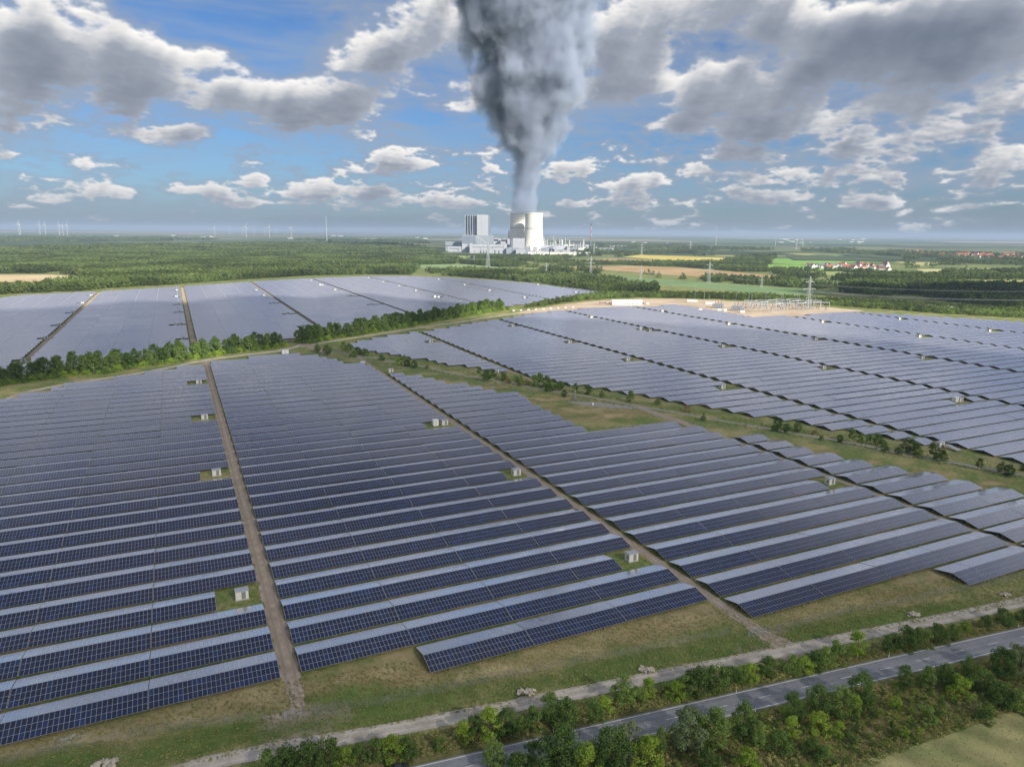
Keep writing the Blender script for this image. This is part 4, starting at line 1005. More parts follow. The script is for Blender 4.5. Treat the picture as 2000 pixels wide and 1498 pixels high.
# stuff vegetation: points with instanced clumps
def gn_scatter(name, pts, protos, smin, smax, label=None, cat=None, seed=1, kind='stuff'):
    """pts: array n x 3; one object whose points carry copies of the small meshes"""
    r = np.random.default_rng(seed); n = len(pts)
    me = bpy.data.meshes.new(name); me.vertices.add(n); me.vertices.foreach_set('co', np.asarray(pts, np.float32).ravel())
    at = me.attributes.new('scl', 'FLOAT', 'POINT'); at.data.foreach_set('value', (pts_scale(pts) * r.uniform(smin, smax, n)).astype(np.float32))
    at = me.attributes.new('rot', 'FLOAT', 'POINT'); at.data.foreach_set('value', r.uniform(0, 6.28, n).astype(np.float32))
    at = me.attributes.new('sel', 'INT', 'POINT'); at.data.foreach_set('value', r.integers(0, len(protos), n).astype(np.int32))
    o = link(name, me)
    ng = bpy.data.node_groups.new(name + '_nodes', 'GeometryNodeTree')
    ng.interface.new_socket('Geometry', in_out='INPUT', socket_type='NodeSocketGeometry'); ng.interface.new_socket('Geometry', in_out='OUTPUT', socket_type='NodeSocketGeometry')
    N = ng.nodes; L = ng.links; gi = N.new('NodeGroupInput'); go = N.new('NodeGroupOutput')
    g2i = N.new('GeometryNodeGeometryToInstance')
    for pr in protos:
        oi = N.new('GeometryNodeObjectInfo'); oi.inputs['Object'].default_value = pr; oi.inputs['As Instance'].default_value = False
        L.new(oi.outputs['Geometry'], g2i.inputs[0])
    ip = N.new('GeometryNodeInstanceOnPoints'); L.new(gi.outputs[0], ip.inputs['Points']); L.new(g2i.outputs[0], ip.inputs['Instance'])
    def attr(nm, t):
        a = N.new('GeometryNodeInputNamedAttribute'); a.data_type = t; a.inputs['Name'].default_value = nm; return a.outputs['Attribute']
    ip.inputs['Pick Instance'].default_value = True
    L.new(attr('sel', 'INT'), ip.inputs['Instance Index'])
    cx = N.new('ShaderNodeCombineXYZ'); L.new(attr('rot', 'FLOAT'), cx.inputs[2])
    L.new(cx.outputs[0], ip.inputs['Rotation']); L.new(attr('scl', 'FLOAT'), ip.inputs['Scale'])
    L.new(ip.outputs[0], go.inputs[0])
    md = o.modifiers.new('scatter', 'NODES'); md.node_group = ng
    tag(o, label, cat, kind=kind); return o
def pts_scale(p): return np.ones(len(p))
def hidden(me, name='clump'):
    o = bpy.data.objects.new(name, me); return o          # never linked to the scene: only a source for copies
FT = []
for k, (mt, shp, rd) in enumerate((('wood', 'round', 4.6), ('wood', 'round', 4.2), ('wood2', 'tall', 3.6), ('wood', 'dome', 5.0), ('wood2', 'round', 4.4), ('wood', 'tall', 3.6))):
    FT.append(hidden(crown('forest_crown', 70 + k, 10, rd, .3, 22, 240, 1.5, LF[mt], shp, .40)))
FB_ = [hidden(crown('thicket', 80 + k, 10, 7.5, 0, 18, 420, 1.25, LF[('birch', 'oak', 'lime')[k]], 'dome', .4)) for k in range(3)]
GT = [hidden(crown('tuft', 90 + k, 10, 7, 0, 9, 46, 4.2, LF['grass'], 'dome', .6)) for k in range(3)]
def in_poly(pts, poly):
    x, y = pts[:, 0], pts[:, 1]; c = np.zeros(len(pts), bool); n = len(poly)
    for i in range(n):
        x1, y1 = poly[i]; x2, y2 = poly[(i + 1) % n]
        with np.errstate(divide='ignore', invalid='ignore'):
            c ^= ((y1 > y) != (y2 > y)) & (x < (x2 - x1) * (y - y1) / (y2 - y1 + 1e-12) + x1)
    return c
def forest(pxpoly, spacing, seed, cap=60000, gap=0.0, clear=None):
    poly = [P(*p) for p in pxpoly]; xs = [p[0] for p in poly]; ys = [p[1] for p in poly]; r = np.random.default_rng(seed)
    out = []; y = min(ys)
    while y < max(ys):
        sp = max(spacing, math.hypot(0, y) / 260); n = max(1, int((max(xs) - min(xs)) / sp))
        row = np.stack([min(xs) + (np.arange(n) + r.random(n)) * sp, y + (r.random(n) - .5) * sp * 1.4], 1); out.append(row); y += sp
    p = np.concatenate(out); p = p[in_poly(p, poly)]
    if clear is not None: p = p[fbm(p[:, 0] / 1000, p[:, 1] / 1000, p[:, 0] * 0 + seed, 2.6, 4, .6) > clear]
    if gap: p = p[r.random(len(p)) > gap]
    return np.concatenate([p, np.zeros((len(p), 1))], 1)[:cap]
def fscatter(name, polys, spacing, protos, h0, h1, label, seed, gap=0, clear=None):
    ps = np.concatenate([forest(q, spacing, seed + i, gap=gap, clear=clear) for i, q in enumerate(polys)])
    for fp in FIELDS: ps = ps[~in_poly(ps[:, :2], fp)]
    global pts_scale
    pts_scale = lambda p: np.clip(np.hypot(p[:, 0], p[:, 1]) / 2600, 1, 2.2)
    o = gn_scatter(name, ps, protos, h0 / 10, h1 / 10, label, 'trees', seed)
    pts_scale = lambda p: np.ones(len(p)); print(name, len(ps)); return o
fscatter('forest', [
  [(-260, 492), (0, 487), (300, 484), (600, 481), (760, 482), (830, 487), (870, 500), (905, 512), (870, 519), (820, 524), (800, 537), (720, 536), (600, 539), (480, 546), (340, 556), (190, 565), (190, 541), (100, 534), (-260, 536)],
  [(-260, 570), (60, 566), (120, 556), (190, 549), (190, 567), (50, 573), (-260, 590)]], 7.5, FT, 7, 17, 'dense mixed forest beyond the far solar array on the left', 300, clear=-.30)
fscatter('woodland', [
  [(860, 539), (830, 530), (900, 529), (1000, 533), (1150, 543), (1283, 557), (1285, 575), (1165, 570), (1050, 553), (950, 545)],
  [(1088, 525), (1220, 533), (1325, 541), (1498, 549), (1560, 547), (1640, 561), (1600, 566), (1498, 558.5), (1350, 548), (1150, 535)],
  [(1100, 513.5), (1230, 515), (1400, 514), (1500, 523), (1540, 536), (1500, 536), (1325, 521.5), (1220, 518.5), (1088, 520)],
  [(905, 505), (1000, 503), (1120, 503), (1100, 510), (1085, 519), (1086, 524), (1130, 534), (1000, 524), (900, 516)],
  [(1150, 487), (1300, 489), (1430, 503), (1250, 497), (1210, 503), (1120, 505), (1140, 495)],
  [(1430, 505), (1520, 500), (1500, 516), (1600, 529), (1790, 532), (1930, 533), (2100, 524), (2100, 545), (1890, 546), (1800, 548), (1655, 551), (1600, 545), (1540, 544), (1500, 530), (1410, 512)],
  [(1655, 553), (1800, 552), (1890, 557), (2100, 562), (2100, 604), (1980, 603), (1800, 590), (1700, 584), (1640, 572), (1640, 562)]], 8.0, FT, 5, 15, 'woods and hedgerows between the fields behind the arrays', 320, .05, clear=-.07)
fscatter('far_woods', [
  [(1150, 478), (1400, 483), (1620, 488), (1800, 496), (2100, 503), (2100, 523), (1935, 523), (1770, 524), (1765, 504), (1650, 497), (1600, 495), (1500, 490.5), (1350, 494), (1300, 487.5), (1140, 486)],
  [(560, 468.5), (830, 471), (840, 478), (600, 472)], [(-100, 463), (300, 466), (430, 469), (420, 471), (120, 473), (-100, 476)]], 13, FT, 8, 13, 'distant woods on the plain', 360, .45, clear=-.02)
fscatter('young_birches', [
  [(1165, 575), (1285, 574), (1420, 577), (1500, 579), (1560, 584), (1700, 590), (1850, 600), (2100, 612), (2100, 626), (1900, 617), (1700, 603), (1560, 592), (1400, 584.5), (1250, 581.5), (1165, 585), (1100, 592), (1050, 600), (1010, 604), (1062, 592), (1120, 583)]], 5.0, FT[2:5] + FB_[:1], 4, 7.5, 'strip of young pale green trees behind the substation', 380)
r_ = np.random.default_rng(77)
def band_pts(lines, step, wid_, seed):
    out = []; r = random.Random(seed)
    for ln in lines:
        for (p, d_) in pline(ln, step):
            n_ = Vector((-d_.y, d_.x)); q = p + n_ * r.uniform(wid_[0], wid_[1]); out.append((q.x, q.y, 0))
    return np.array(out)
gn_scatter('undergrowth', band_pts([belt[0], belt[1]] * 5, 2.0, (-5, 12), 3), FB_, .16, .46, 'bushy undergrowth beneath the birch belt', 'undergrowth', 5)
gn_scatter('reeds', band_pts([[(620, 690), (800, 716), (1000, 755), (1240, 796)], [(1334, 812), (1633, 866), (2000, 935)], [(640, 680), (800, 706), (998, 744), (1240, 786), (1334, 802), (1633, 855), (2000, 920)]], 1.6, (-3.5, 3.5), 9), FB_, .03, .09, 'low bushes and weeds lining the middle lane', 'weeds', 6)
# scrub and tufts near the road
sc1 = forest([(900, 1540), (1100, 1468), (1300, 1438), (1500, 1392), (1760, 1334), (2000, 1276), (2250, 1222), (2250, 1320), (2010, 1378), (1800, 1448), (1700, 1478), (1560, 1550), (1400, 1600), (1000, 1700)], 1.7, 5)
gn_scatter('scrub', sc1[r_.random(len(sc1)) < .55], FB_, .05, .15, 'tangled low scrub on the slope below the road', 'scrub', 7)
sc2 = forest([(480, 1500), (720, 1458), (1000, 1400), (1240, 1352), (1500, 1300), (1770, 1244), (2000, 1196), (2250, 1144), (2250, 1150), (2000, 1212), (1500, 1326), (1000, 1436), (780, 1484), (640, 1530), (440, 1540)], 1.5, 6)
gn_scatter('hedge_weeds', sc2[r_.random(len(sc2)) < .30], FB_, .025, .075, 'weeds and brambles between gravel lane and road', 'weeds', 8)
trk = []
for u_, v0_, v1_ in ((17.7, 158, 600), (135.6, 135, 540), (256.4, 100, 280)):
    for v in np.arange(v0_, v1_, .5):
        for sd in (-1, 1): trk.append((*uv2w(u_ + sd * (2.5 + abs(random.gauss(0, .5))), v), 0))
gn_scatter('track_weeds', np.array(trk), GT, .015, .045, 'grass and weeds along the dirt track edges', 'weeds', 19)
tf = forest([(-50, 1470), (560, 1330), (1400, 1190), (2050, 1100), (2050, 1170), (1500, 1270), (1000, 1375), (500, 1462), (300, 1520), (-50, 1560)], .75, 12)
tf = tf[r_.random(len(tf)) < .55]
gn_scatter('grass_tufts', tf, GT, .018, .045, 'rough grass tufts on the meadow strip along the fence', 'grass', 9)
sc3 = forest([(440, 1540), (780, 1488), (1000, 1444), (1500, 1334), (2000, 1219), (2100, 1196), (2100, 1175), (2000, 1196), (1500, 1300), (1000, 1400), (480, 1500)], .75, 13)
gn_scatter('verge_grass', sc3, GT, .03, .07, 'tall yellowing grass on the road verge', 'grass', 10)
sc4 = forest([(900, 1540), (1100, 1464), (1300, 1434), (1760, 1330), (2100, 1250), (2100, 1350), (1800, 1452), (1560, 1560), (1000, 1640)], .9, 14)
gn_scatter('scrub_grass', sc4, GT, .03, .085, 'tall dry grass among the scrub below the road', 'grass', 11)

st_ = forest([(1560, 1560), (1700, 1482), (1800, 1455), (1900, 1420), (2000, 1382), (2150, 1345), (2200, 1600)], .8, 24)
st_ = st_[r_.random(len(st_)) < .30]
gn_scatter('stubble_tufts', st_, GT, .008, .022, 'short dry tufts on the mown field at bottom right', 'grass', 25)
# ------------------------------------------------------------------ power plant
M['tower'] = plain('pale_concrete_shell', (.74, .72, .64), .8, .2, 0, .05, .02, .12)
M['towerband'] = plain('dark_ring', (.33, .32, .29), .8)
M['clad'] = plain('light_cladding', (.27, .30, .345), .55, .35, .1, .05, .03)
M['clad_lt'] = plain('white_cladding', (.40, .42, .46), .55, .35, .1, .05, .03)
M['clad_dk'] = plain('blue_grey_cladding', (.19, .22, .275), .5, .4, .2, .08, .03)  # dark cladding, also carries the painted shade of the boiler house side
M['dark'] = plain('dark_opening', (.05, .055, .065), .6)
M['green'] = plain('green_sheet_roof', (.09, .38, .13), .6)
M['red'] = plain('signal_red', (.45, .05, .04), .6)
M['steel'] = plain('lattice_steel', (.46, .49, .49), .5, .4, .4, .1)
M['tank'] = plain('tank_white', (.66, .66, .63), .5, .3, 0, .1, .1, .3)
def X_at(x, D): return PD(x, 470, D)[0]
def Z_at(y, D): return PD(1000, y, D)[2]
def big(name, label, cat, parts, group=None):
    """parts: (part name, x0, x1 photo px, top px, D, depth m, material, bottom z or None)"""
    x_ = X_at((parts[0][1] + parts[0][2]) / 2, parts[0][4]); root = empty(name, (x_, parts[0][4], 0)); tag(root, label, cat, group)
    for (pn, x0, x1, yt, D, dep, mt, z0) in parts:
        b = MB(); zt = Z_at(yt, D); zb = 0 if z0 is None else (Z_at(z0, D) if z0 > 50 else z0)
        b.box(X_at(x0, D) - x_, X_at(x1, D) - x_, D - root.location[1], D + dep - root.location[1], zb, zt); b.build(pn, mt, root)
    return root
D0_ = 3560
# boiler house
def boiler():
    root = empty('boiler_house', (X_at(930, D0_ + 90), D0_ + 90, 0)); tag(root, 'tall grey boiler house with dark ribbed left side beside the cooling towers', 'power station')
    D = D0_ + 90; x0 = root.location[0]; z = Z_at(420.5, D); zl = Z_at(460.5, D)
    xs = lambda p: X_at(p, D) - x0
    b = MB(); b.box(xs(902.5), xs(964), -8, 90, 0, zl); b.build('lower_block', M['clad'], root)
    b = MB(); b.box(xs(902.2), xs(929), -9.5, -8.2, zl * .35, zl * .95); b.build('wall_panel', M['clad_dk'], root)
    b = MB(); b.box(xs(931.5), xs(953.3), -6, 80, zl, z); b.build('front_wall', M['clad_lt'], root)
    b = MB(); b.box(xs(953.3), xs(957.3), 4, 76, zl, z - 2); b.build('recess_strip', M['clad_dk'], root)  # recessed strip in the darker cladding
    b = MB(); b.box(xs(908), xs(931.4), 22, 80, zl, z - 3); b.build('side_wall', M['clad_dk'], root)  # left side turned from the sun, its shade put into the cladding colour
    for k in range(5):
        a = 908 + k * 4.75
        b = MB(); b.box(xs(a), xs(a + 1.5), 6, 21.9, zl, z - .5); b.build('rib', M['clad'], root)
    for a in (909.5, 919, 926):
        b = MB(); b.tube((xs(a + 3), 14, zl - 20), (xs(a + 3), 14, zl + 32), 9, 4, 8); b.build('duct', M['clad_dk'], root)
    for k in range(3):
        b = MB(); b.box(xs(934 + k * 6.6), xs(934.25 + k * 6.6), -6.6, -6.05, zl, z - 4); b.build('wall_joint', M['clad'], root)
    b = MB(); b.tube((xs(951), 20, z), (xs(951), 20, z + 17), .9, .5, 6); b.build('mast', M['dark'], root)
    for k in range(4):
        b = MB(); b.box(xs(912 + k * 9), xs(915 + k * 9), 30, 50, z - 3 if k < 2 else z, z + 4); b.build('roof_unit', M['clad_dk'], root)
boiler()
def cooling_tower(xc_top, D, label, ytop):
    x = X_at(xc_top, D); root = empty('cooling_tower', (x, D, 0)); tag(root, label, 'cooling tower', 'cooling towers')
    Ht = Z_at(ytop, D); k = Ht / 174.5
    prof = []
    for i in range(25):
        t = i / 24; z = 14 + (Ht - 14) * t; zz = (t - .80)
        r = (41.5 * math.sqrt(1 + (zz / .80) ** 2 * .78 ) if zz < 0 else 41.5 * math.sqrt(1 + (zz / .55) ** 2 * .30))
        prof.append((z, r * k * .93))
    b = MB(); b.lathe(prof, n=64, cap=False); b.lathe([(z, r - 1.2) for z, r in prof][::-1], n=64, cap=False); b.build('shell', M['tower'], root, True)
    r = np.interp(Ht * .62, [p[0] for p in prof], [p[1] for p in prof])
    b = MB(); b.lathe([(Ht * .617, r + .9), (Ht * .631, r + .75)], n=64, cap=False); b.build('ring', M['towerband'], root, True)
    b = MB(); rt_ = prof[-1][1]; b.lathe([(Ht - 2.6, rt_ + .9), (Ht + .6, rt_ + .9), (Ht + .6, rt_ - 2.2)], n=64, cap=False); b.build('rim', M['tower'], root, True)
    b = MB(); r0 = prof[0][1]
    for i in range(36):
        a = 2 * math.pi * i / 36
        for s in (-.07, .07): b.tube((math.cos(a) * r0, math.sin(a) * r0, 14.2), (math.cos(a + s) * (r0 + 3), math.sin(a + s) * (r0 + 3), 0), .9, n=5)
    b.build('support_columns', M['tower'], root)
    return root, Ht
T1, H1 = cooling_tower(1042, 3640, 'front cooling tower standing to the right, brightly lit', 416.5)
T2, H2 = cooling_tower(1013, 3790, 'rear cooling tower to the left, crossed by the shadow of the front one', 416.5)
def hall():
    D = 3440; root = big('turbine_hall', 'long white turbine hall in front of the boiler house', 'power station', [
      ('main_wall', 918, 989, 478.5, D, 60, M['clad_lt'], None), ('corner_block', 917.2, 922, 476.6, D - 1.5, 63, M['clad_lt'], None), ('middle_pier', 953, 957, 477, D - 1.5, 63, M['clad'], None), ('end_pier', 984, 990, 476.6, D - 1.5, 63, M['clad_lt'], None), ('window_band', 922.5, 952.5, 482.8, D - .8, .7, M['clad_dk'], 484), ('window_band', 957.4, 983.6, 482.6, D - .8, .7, M['clad_dk'], 483.8)])
    for x in (939, 944.6, 949.6, 967, 974.8):
        b = MB(); b.box(X_at(x - .8, D) - root.location[0], X_at(x + .8, D) - root.location[0], -2.2, -.1, Z_at(496, D), Z_at(490, D)); b.build('gate', M['dark'], root)
    for k in range(14):
        x = 924 + k * 4.2
        b = MB(); b.box(X_at(x - .35, D) - root.location[0], X_at(x + .35, D) - root.location[0], -.9, -.1, Z_at(491.3, D), Z_at(490, D)); b.build('window', M['clad_dk'], root)
hall()
big('coal_store', 'low grey building at the far left end of the power station', 'building', [('wall', 870, 903, 475, 3700, 60, M['clad'], None), ('roof', 869, 904, 474, 3699, 62, M['clad_lt'], 475), ('window_band', 872, 900, 480, 3698, .9, M['clad_dk'], 482)])
big('workshop', 'flat white building in front of the coal store', 'building', [('wall', 875, 900, 483, 3600, 50, M['clad_lt'], None), ('window_band', 878, 898, 486, 3599, .9, M['clad_dk'], 487.4)])
big('annex', 'small white block left of the turbine hall', 'building', [('wall', 902.5, 912, 477.5, 3500, 40, M['clad_lt'], None), ('roof_unit', 903.5, 907, 476.2, 3510, 10, M['clad'], 477.5), ('lower_wing', 911.9, 917, 483, 3495, 30, M['clad'], None)])
big('switch_house', 'white block with dark window strip between boiler house and towers', 'building', [('wall', 963.5, 978, 466.5, 3700, 40, M['clad_lt'], None), ('window_band', 964.5, 973, 467.8, 3699, .9, M['dark'], 471.5)])
big('bunker_building', 'white block with dark windows just left of the rear tower', 'building', [('wall', 977.8, 995.5, 467, 3650, 40, M['clad_lt'], None), ('window_band', 979, 990, 468.3, 3649, .9, M['dark'], 472), ('upper_house', 991, 996, 467.6, 3640, 20, M['clad_lt'], None)])
big('pump_house', 'tall plain white building in front of the rear cooling tower', 'building', [('wall', 1001.5, 1025, 465.8, 3560, 40, M['clad_lt'], None), ('side_wing', 998.5, 1001.4, 467, 3562, 36, M['clad_dk'], None), ('vent', 1007, 1008, 471.8, 3559, .9, M['clad_dk'], 473), ('vent', 1018, 1019, 471.8, 3559, .9, M['clad_dk'], 473)])
for i, (x0, x1, yt, D, mt, lb) in enumerate([(989, 1010, 485, 3420, 'clad', 'grey low building between the turbine hall and towers'), (1008, 1026, 487, 3380, 'clad_lt', 'white low building below the tall plain block'), (1024, 1034, 484, 3420, 'clad', 'small grey block at foot of the towers'), (1032, 1073, 491.5, 3340, 'white', 'long bright white shed below the front tower'), (1028, 1036, 483, 3460, 'clad_dk', 'dark little block at the foot of the front tower'), (1042, 1050, 484, 3400, 'clad_lt', 'white cube at the foot of the front cooling tower'),
    (1075, 1127, 491.6, 3360, 'cream', 'long cream shed right of the front tower'), (1100, 1108, 488, 3420, 'clad_lt', 'white block behind the long cream shed'), (1062, 1071, 477.6, 3700, 'clad_lt', 'small white house right behind the front tower')]):
    big('shed', lb, 'building', [('wall', x0, x1, yt, D, 30, M[mt], None), ('roof', x0 - .3, x1 + .3, yt - .5, D - 1, 32, M['clad'] if i % 2 else M['clad_lt'], yt)])
def gable(name, label, x0, x1, ye, yr, D, dep, wm, rm, cat='building'):
    root = empty(name, (X_at((x0 + x1) / 2, D), D, 0)); tag(root, label, cat); w2 = (X_at(x1, D) - X_at(x0, D)) / 2; ze, zr = Z_at(ye, D), Z_at(yr, D)
    b = MB(); b.box(-w2, w2, 0, dep, 0, ze); b.poly([(-w2, .01, ze), (-w2, dep / 2, zr), (-w2, dep, ze)]); b.poly([(w2, .01, ze), (w2, dep, ze), (w2, dep / 2, zr)]); b.build('wall', wm, root)
    b = MB(); e_ = 1
    b.quad((-w2 - e_, -e_, ze - .2), (w2 + e_, -e_, ze - .2), (w2 + e_, dep / 2, zr + .3), (-w2 - e_, dep / 2, zr + .3)); b.quad((w2 + e_, dep + e_, ze - .2), (-w2 - e_, dep + e_, ze - .2), (-w2 - e_, dep / 2, zr + .31), (w2 + e_, dep / 2, zr + .31)); b.build('roof', rm, root)
    return root
rr = random.Random(44)
for o_ in [o for o in scene.objects if o.parent is None and o.get('category') in ('building', 'power station') and o.name.split('.')[0] in ('shed', 'turbine_hall', 'switch_house', 'bunker_building', 'pump_house', 'workshop', 'coal_store')]:
    w0 = [c for c in o_.children if c.name.startswith(('wall', 'main_wall'))][0]; xs_ = [v.co.x for v in w0.data.vertices]; zt_ = max(v.co.z for v in w0.data.vertices) + 1.5
    for k in range(3 + int((max(xs_) - min(xs_)) / 22)):
        x = rr.uniform(min(xs_) + 3, max(xs_) - 3); s_ = rr.uniform(1.2, 3.4); b = MB()
        if rr.random() < .3: b.tube((x, rr.uniform(4, 20), zt_ - 2), (x, rr.uniform(4, 20), zt_ + rr.uniform(5, 13)), .8, n=6)
        else: b.box(x - s_, x + s_, 5, 5 + s_ * 2, zt_ - 2, zt_ + rr.uniform(1, 3.5))
        b.build('roof_unit', rr.choice((M['clad'], M['clad_dk'], M['steel'])), o_)
    for k in range(int((max(xs_) - min(xs_)) / 16)):
        x = rr.uniform(min(xs_) + 2, max(xs_) - 4); z = rr.uniform(2, zt_ * .6); b = MB(); b.box(x, x + rr.uniform(1.5, 4), -1.3, -.95, z, z + rr.uniform(2, 5)); b.build('wall_opening', rr.choice((M['dark'], M['clad_dk'])), o_)
gable('coal_bunker', 'gabled grey bunker hall with a conveyor, right of the front tower', 1058, 1108, 487, 479.5, 3500, 50, M['clad'], M['clad_lt'])
big('conveyor_tower', 'slim white transfer tower splitting the bunker hall', 'tower', [('shaft', 1084, 1089.5, 477.3, 3470, 14, M['clad_lt'], None), ('cap', 1083.7, 1089.8, 476.8, 3469, 16, M['clad'], 477.3)])
big('end_block', 'white end block at the right of the bunker hall', 'building', [('wall', 1108, 1113.5, 480.8, 3480, 40, M['clad_lt'], None), ('roof', 1107.8, 1113.8, 480.3, 3479, 42, M['clad'], 480.8)])
def sloped(name, label, p, q, D, w_, mt):
    a = (X_at(p[0], D), D, Z_at(p[1], D)); c = (X_at(q[0], D), D, Z_at(q[1], D)); root = empty(name, (a[0], D, 0)); tag(root, label, 'conveyor')
    b = MB(); b.tube((0, 0, a[2]), (c[0] - a[0], 0, c[2]), w_, n=4); b.build('gallery', mt, root)
    for k in (.3, .6, .85):
        b = MB(); xx = (c[0] - a[0]) * k; b.tube((xx, 0, 0), (xx, 0, a[2] + (c[2] - a[2]) * k), 1.2, n=4); b.build('support', M['steel'], root)
sloped('conveyor', 'dark sloping conveyor rising to the slim white tower', (1052, 488), (1082, 481.3), 3450, 4.2, M['clad_dk'])
sloped('conveyor', 'light sloping conveyor on the front of the boiler house', (952, 476.5), (931, 462.5), 3560, 3.6, M['clad_lt'])
root = big('chimney', 'thin dark chimney left of the rear cooling tower', 'chimney', [('base', 992.6, 994.8, 468, 3800, 8, M['dark'], None)])
b = MB(); D = 3805; b.tube((0, 8, 0), (0, 8, Z_at(451, D)), 2.6, 2.0, 10); b.build('flue', M['dark'], root)
for i, (x, r) in enumerate(((1133, 8.5), (1139, 8.5), (1145, 7.5), (1150.5, 7))):
    D = 3300 + 14 * i; root = empty('storage_tank', (X_at(x, D), D, 0)); tag(root, '%s white storage tank right of the cream shed' % ordn(i), 'tank', 'white tanks')
    b = MB(); b.lathe([(0, r), (15, r)], n=20); b.build('drum', M['tank'], root, False); b = MB(); b.lathe([(15.05, r + .2), (17, r * .3)], n=20); b.build('lid', M['clad_lt'], root)
gable('white_marquee', 'white shed with a green roofed neighbour in the trees', 928, 956, 504.5, 501.5, 3060, 30, M['white'], M['clad_lt'])
gable('green_roofed_hall', 'hall with bright green roof among the trees below the power station', 968, 1001, 505.5, 500.3, 3080, 55, M['white'], M['green'])
gable('grey_hall', 'pale grey roofed hall between the white and the green one', 954, 985, 503.5, 500, 3140, 40, M['white'], M['clad'])
# refinery behind
rr = random.Random(4)
LAB = ['slim silver column', 'rust coloured column', 'short white column', 'pale grey column']
for i in range(34):
    x = rr.choice((rr.uniform(1061, 1075), rr.uniform(1075, 1100), rr.uniform(1088, 1140))); D = rr.uniform(4300, 5200); hh = rr.uniform(18, 62) if i > 5 else rr.uniform(60, 85)
    k = rr.randrange(4); root = empty('refinery_column', (X_at(x, D), D, 0)); tag(root, LAB[k] + ' in the refinery', 'column', LAB[k] + 's of the refinery')
    mt = (M['steel'], M['bark'], M['clad_lt'], M['tank'])[k]; r = rr.uniform(2.0, 4.2)
    b = MB(); b.lathe([(0, r), (hh * .8, r), (hh, r * .6)], n=8); b.build('shaft', mt, root)
    b = MB(); b.box(-r - 2, r + 2, -r - 2, r + 2, hh * .55, hh * .55 + 1); b.box(-r - 2, r + 2, -r - 2, r + 2, hh * .8, hh * .8 + 1); b.build('platform', M['steel'], root)
for i in range(26):
    x = rr.uniform(1062, 1235); D = rr.uniform(4200, 5600); root = empty('refinery_building', (X_at(x, D), D, 0)); k = rr.randrange(3)
    tag(root, ('low white', 'low grey', 'low brownish')[k] + ' building on the refinery site', 'building', ('white', 'grey', 'brownish')[k] + ' refinery buildings')
    w_ = rr.uniform(15, 60); h_ = rr.uniform(8, 18); mt = (M['white'], M['clad'], M['cream'])[k]
    b = MB(); b.box(-w_, w_, 0, 30, 0, h_); b.build('wall', mt, root); b = MB(); b.box(-w_ - 1, w_ + 1, -1, 31, h_, h_ + 1.2); b.build('roof', M['clad_lt'] if k else M['greyroof'], root)
for i, (x, lb) in enumerate(((1103.5, 'round white sphere tank in the refinery'), (1078, 'small round white sphere tank left in the refinery'))):
    D = 4500; root = empty('sphere_tank', (X_at(x, D), D, 0)); tag(root, lb, 'tank'); r = 14 - 5 * i
    b = MB(); b.lathe([(r + 4 - math.cos(a) * r, max(.05, math.sin(a) * r)) for a in [math.pi * k / 10 for k in range(11)]], n=16); b.build('sphere', M['tank'], root, True)
    b = MB()
    for k in range(6): b.tube((math.cos(k) * r * .9, math.sin(k) * r * .9, 0), (math.cos(k) * r * .9, math.sin(k) * r * .9, r + 3), .6, n=4)
    b.build('support_legs', M['steel'], root)
D = 4700; x = X_at(1153.8, D); root = empty('striped_chimney', (x, D, 0)); tag(root, 'tall thin chimney with red and white bands right of the plant', 'chimney')
zt = Z_at(435, D)
for k in range(8):
    b = MB(); b.tube((0, 0, zt * k / 8), (0, 0, zt * (k + 1) / 8), 4.2 - .3 * k, 3.9 - .3 * k, 10); b.build('band', M['dark'] if k == 7 else (M['red'] if k % 2 else M['clad_lt']) if k > 2 else M['clad_dk'], root)
for (x, yt, lb) in ((638.5, 427, 'tall lattice radio mast on the plain, left half'), (1398.5, 437, 'tall lattice radio mast on the plain, right half'), (1515, 455, 'short mast on the right horizon')):
    D = 6500; root = empty('radio_mast', (X_at(x, D), D, 0)); tag(root, lb, 'mast'); b = MB(); b.tube((0, 0, 0), (0, 0, Z_at(yt, D)), 3.0, 1.6, 5); b.build('pole', M['steel'], root); b = MB(); b.box(-4, 4, -4, 4, 0, 6); b.build('base', M['concrete'], root)

# wind turbines
def turbine_proto():
    root = empty('wind_turbine', (0, 0, -500)); b = MB(); b.tube((0, 0, 0), (0, 0, 100), 2.0, 1.2, 8); b.build('tower', M['tank'], root)
    b = MB(); b.box(-2, 2, -3, 6, 98.5, 102.5); b.build('nacelle', M['white'], root)
    for k in range(3):
        a = 2 * math.pi * k / 3 + .4; d_ = Vector((math.sin(a), 0, math.cos(a))); c = Vector((0, -4.5, 100.5)); b = MB()
        b.tube(c, c + d_ * 10, .9, 1.5, 4); b.tube(c + d_ * 10, c + d_ * 46, 1.5, .3, 4); b.build('blade', M['white'], root)
    return root
tp = turbine_proto(); rr = random.Random(6)
TB = [(1, 441), (39, 437), (42, 439), (80, 437.5), (91, 438.5), (118, 437.5), (125, 439), (133.5, 437.5), (420.5, 441), (450, 443.5), (475, 446), (481.5, 438), (497, 446), (518, 447), (527, 438.5), (540.5, 447), (569.5, 439.5), (1473, 452), (1491, 454), (1810, 459)]
for i, (x, yt) in enumerate(TB):
    D = 11500 if i in (9, 10, 12, 13, 15, 17, 18, 19) else 9000
    o = place(tp, (X_at(x, D), D, 0), rr.uniform(-.5, .5), 'small white wind turbine on the horizon, %s from left' % ordn(i), 'wind turbine', 'wind turbines on the horizon', 1.0)
    s = Z_at(yt, D) / 146; o.scale = (max(s, .7) * .7, max(s, .7) * .7, max(s, .7)); o.rotation_euler[1] = rr.uniform(-1, 1) * 0
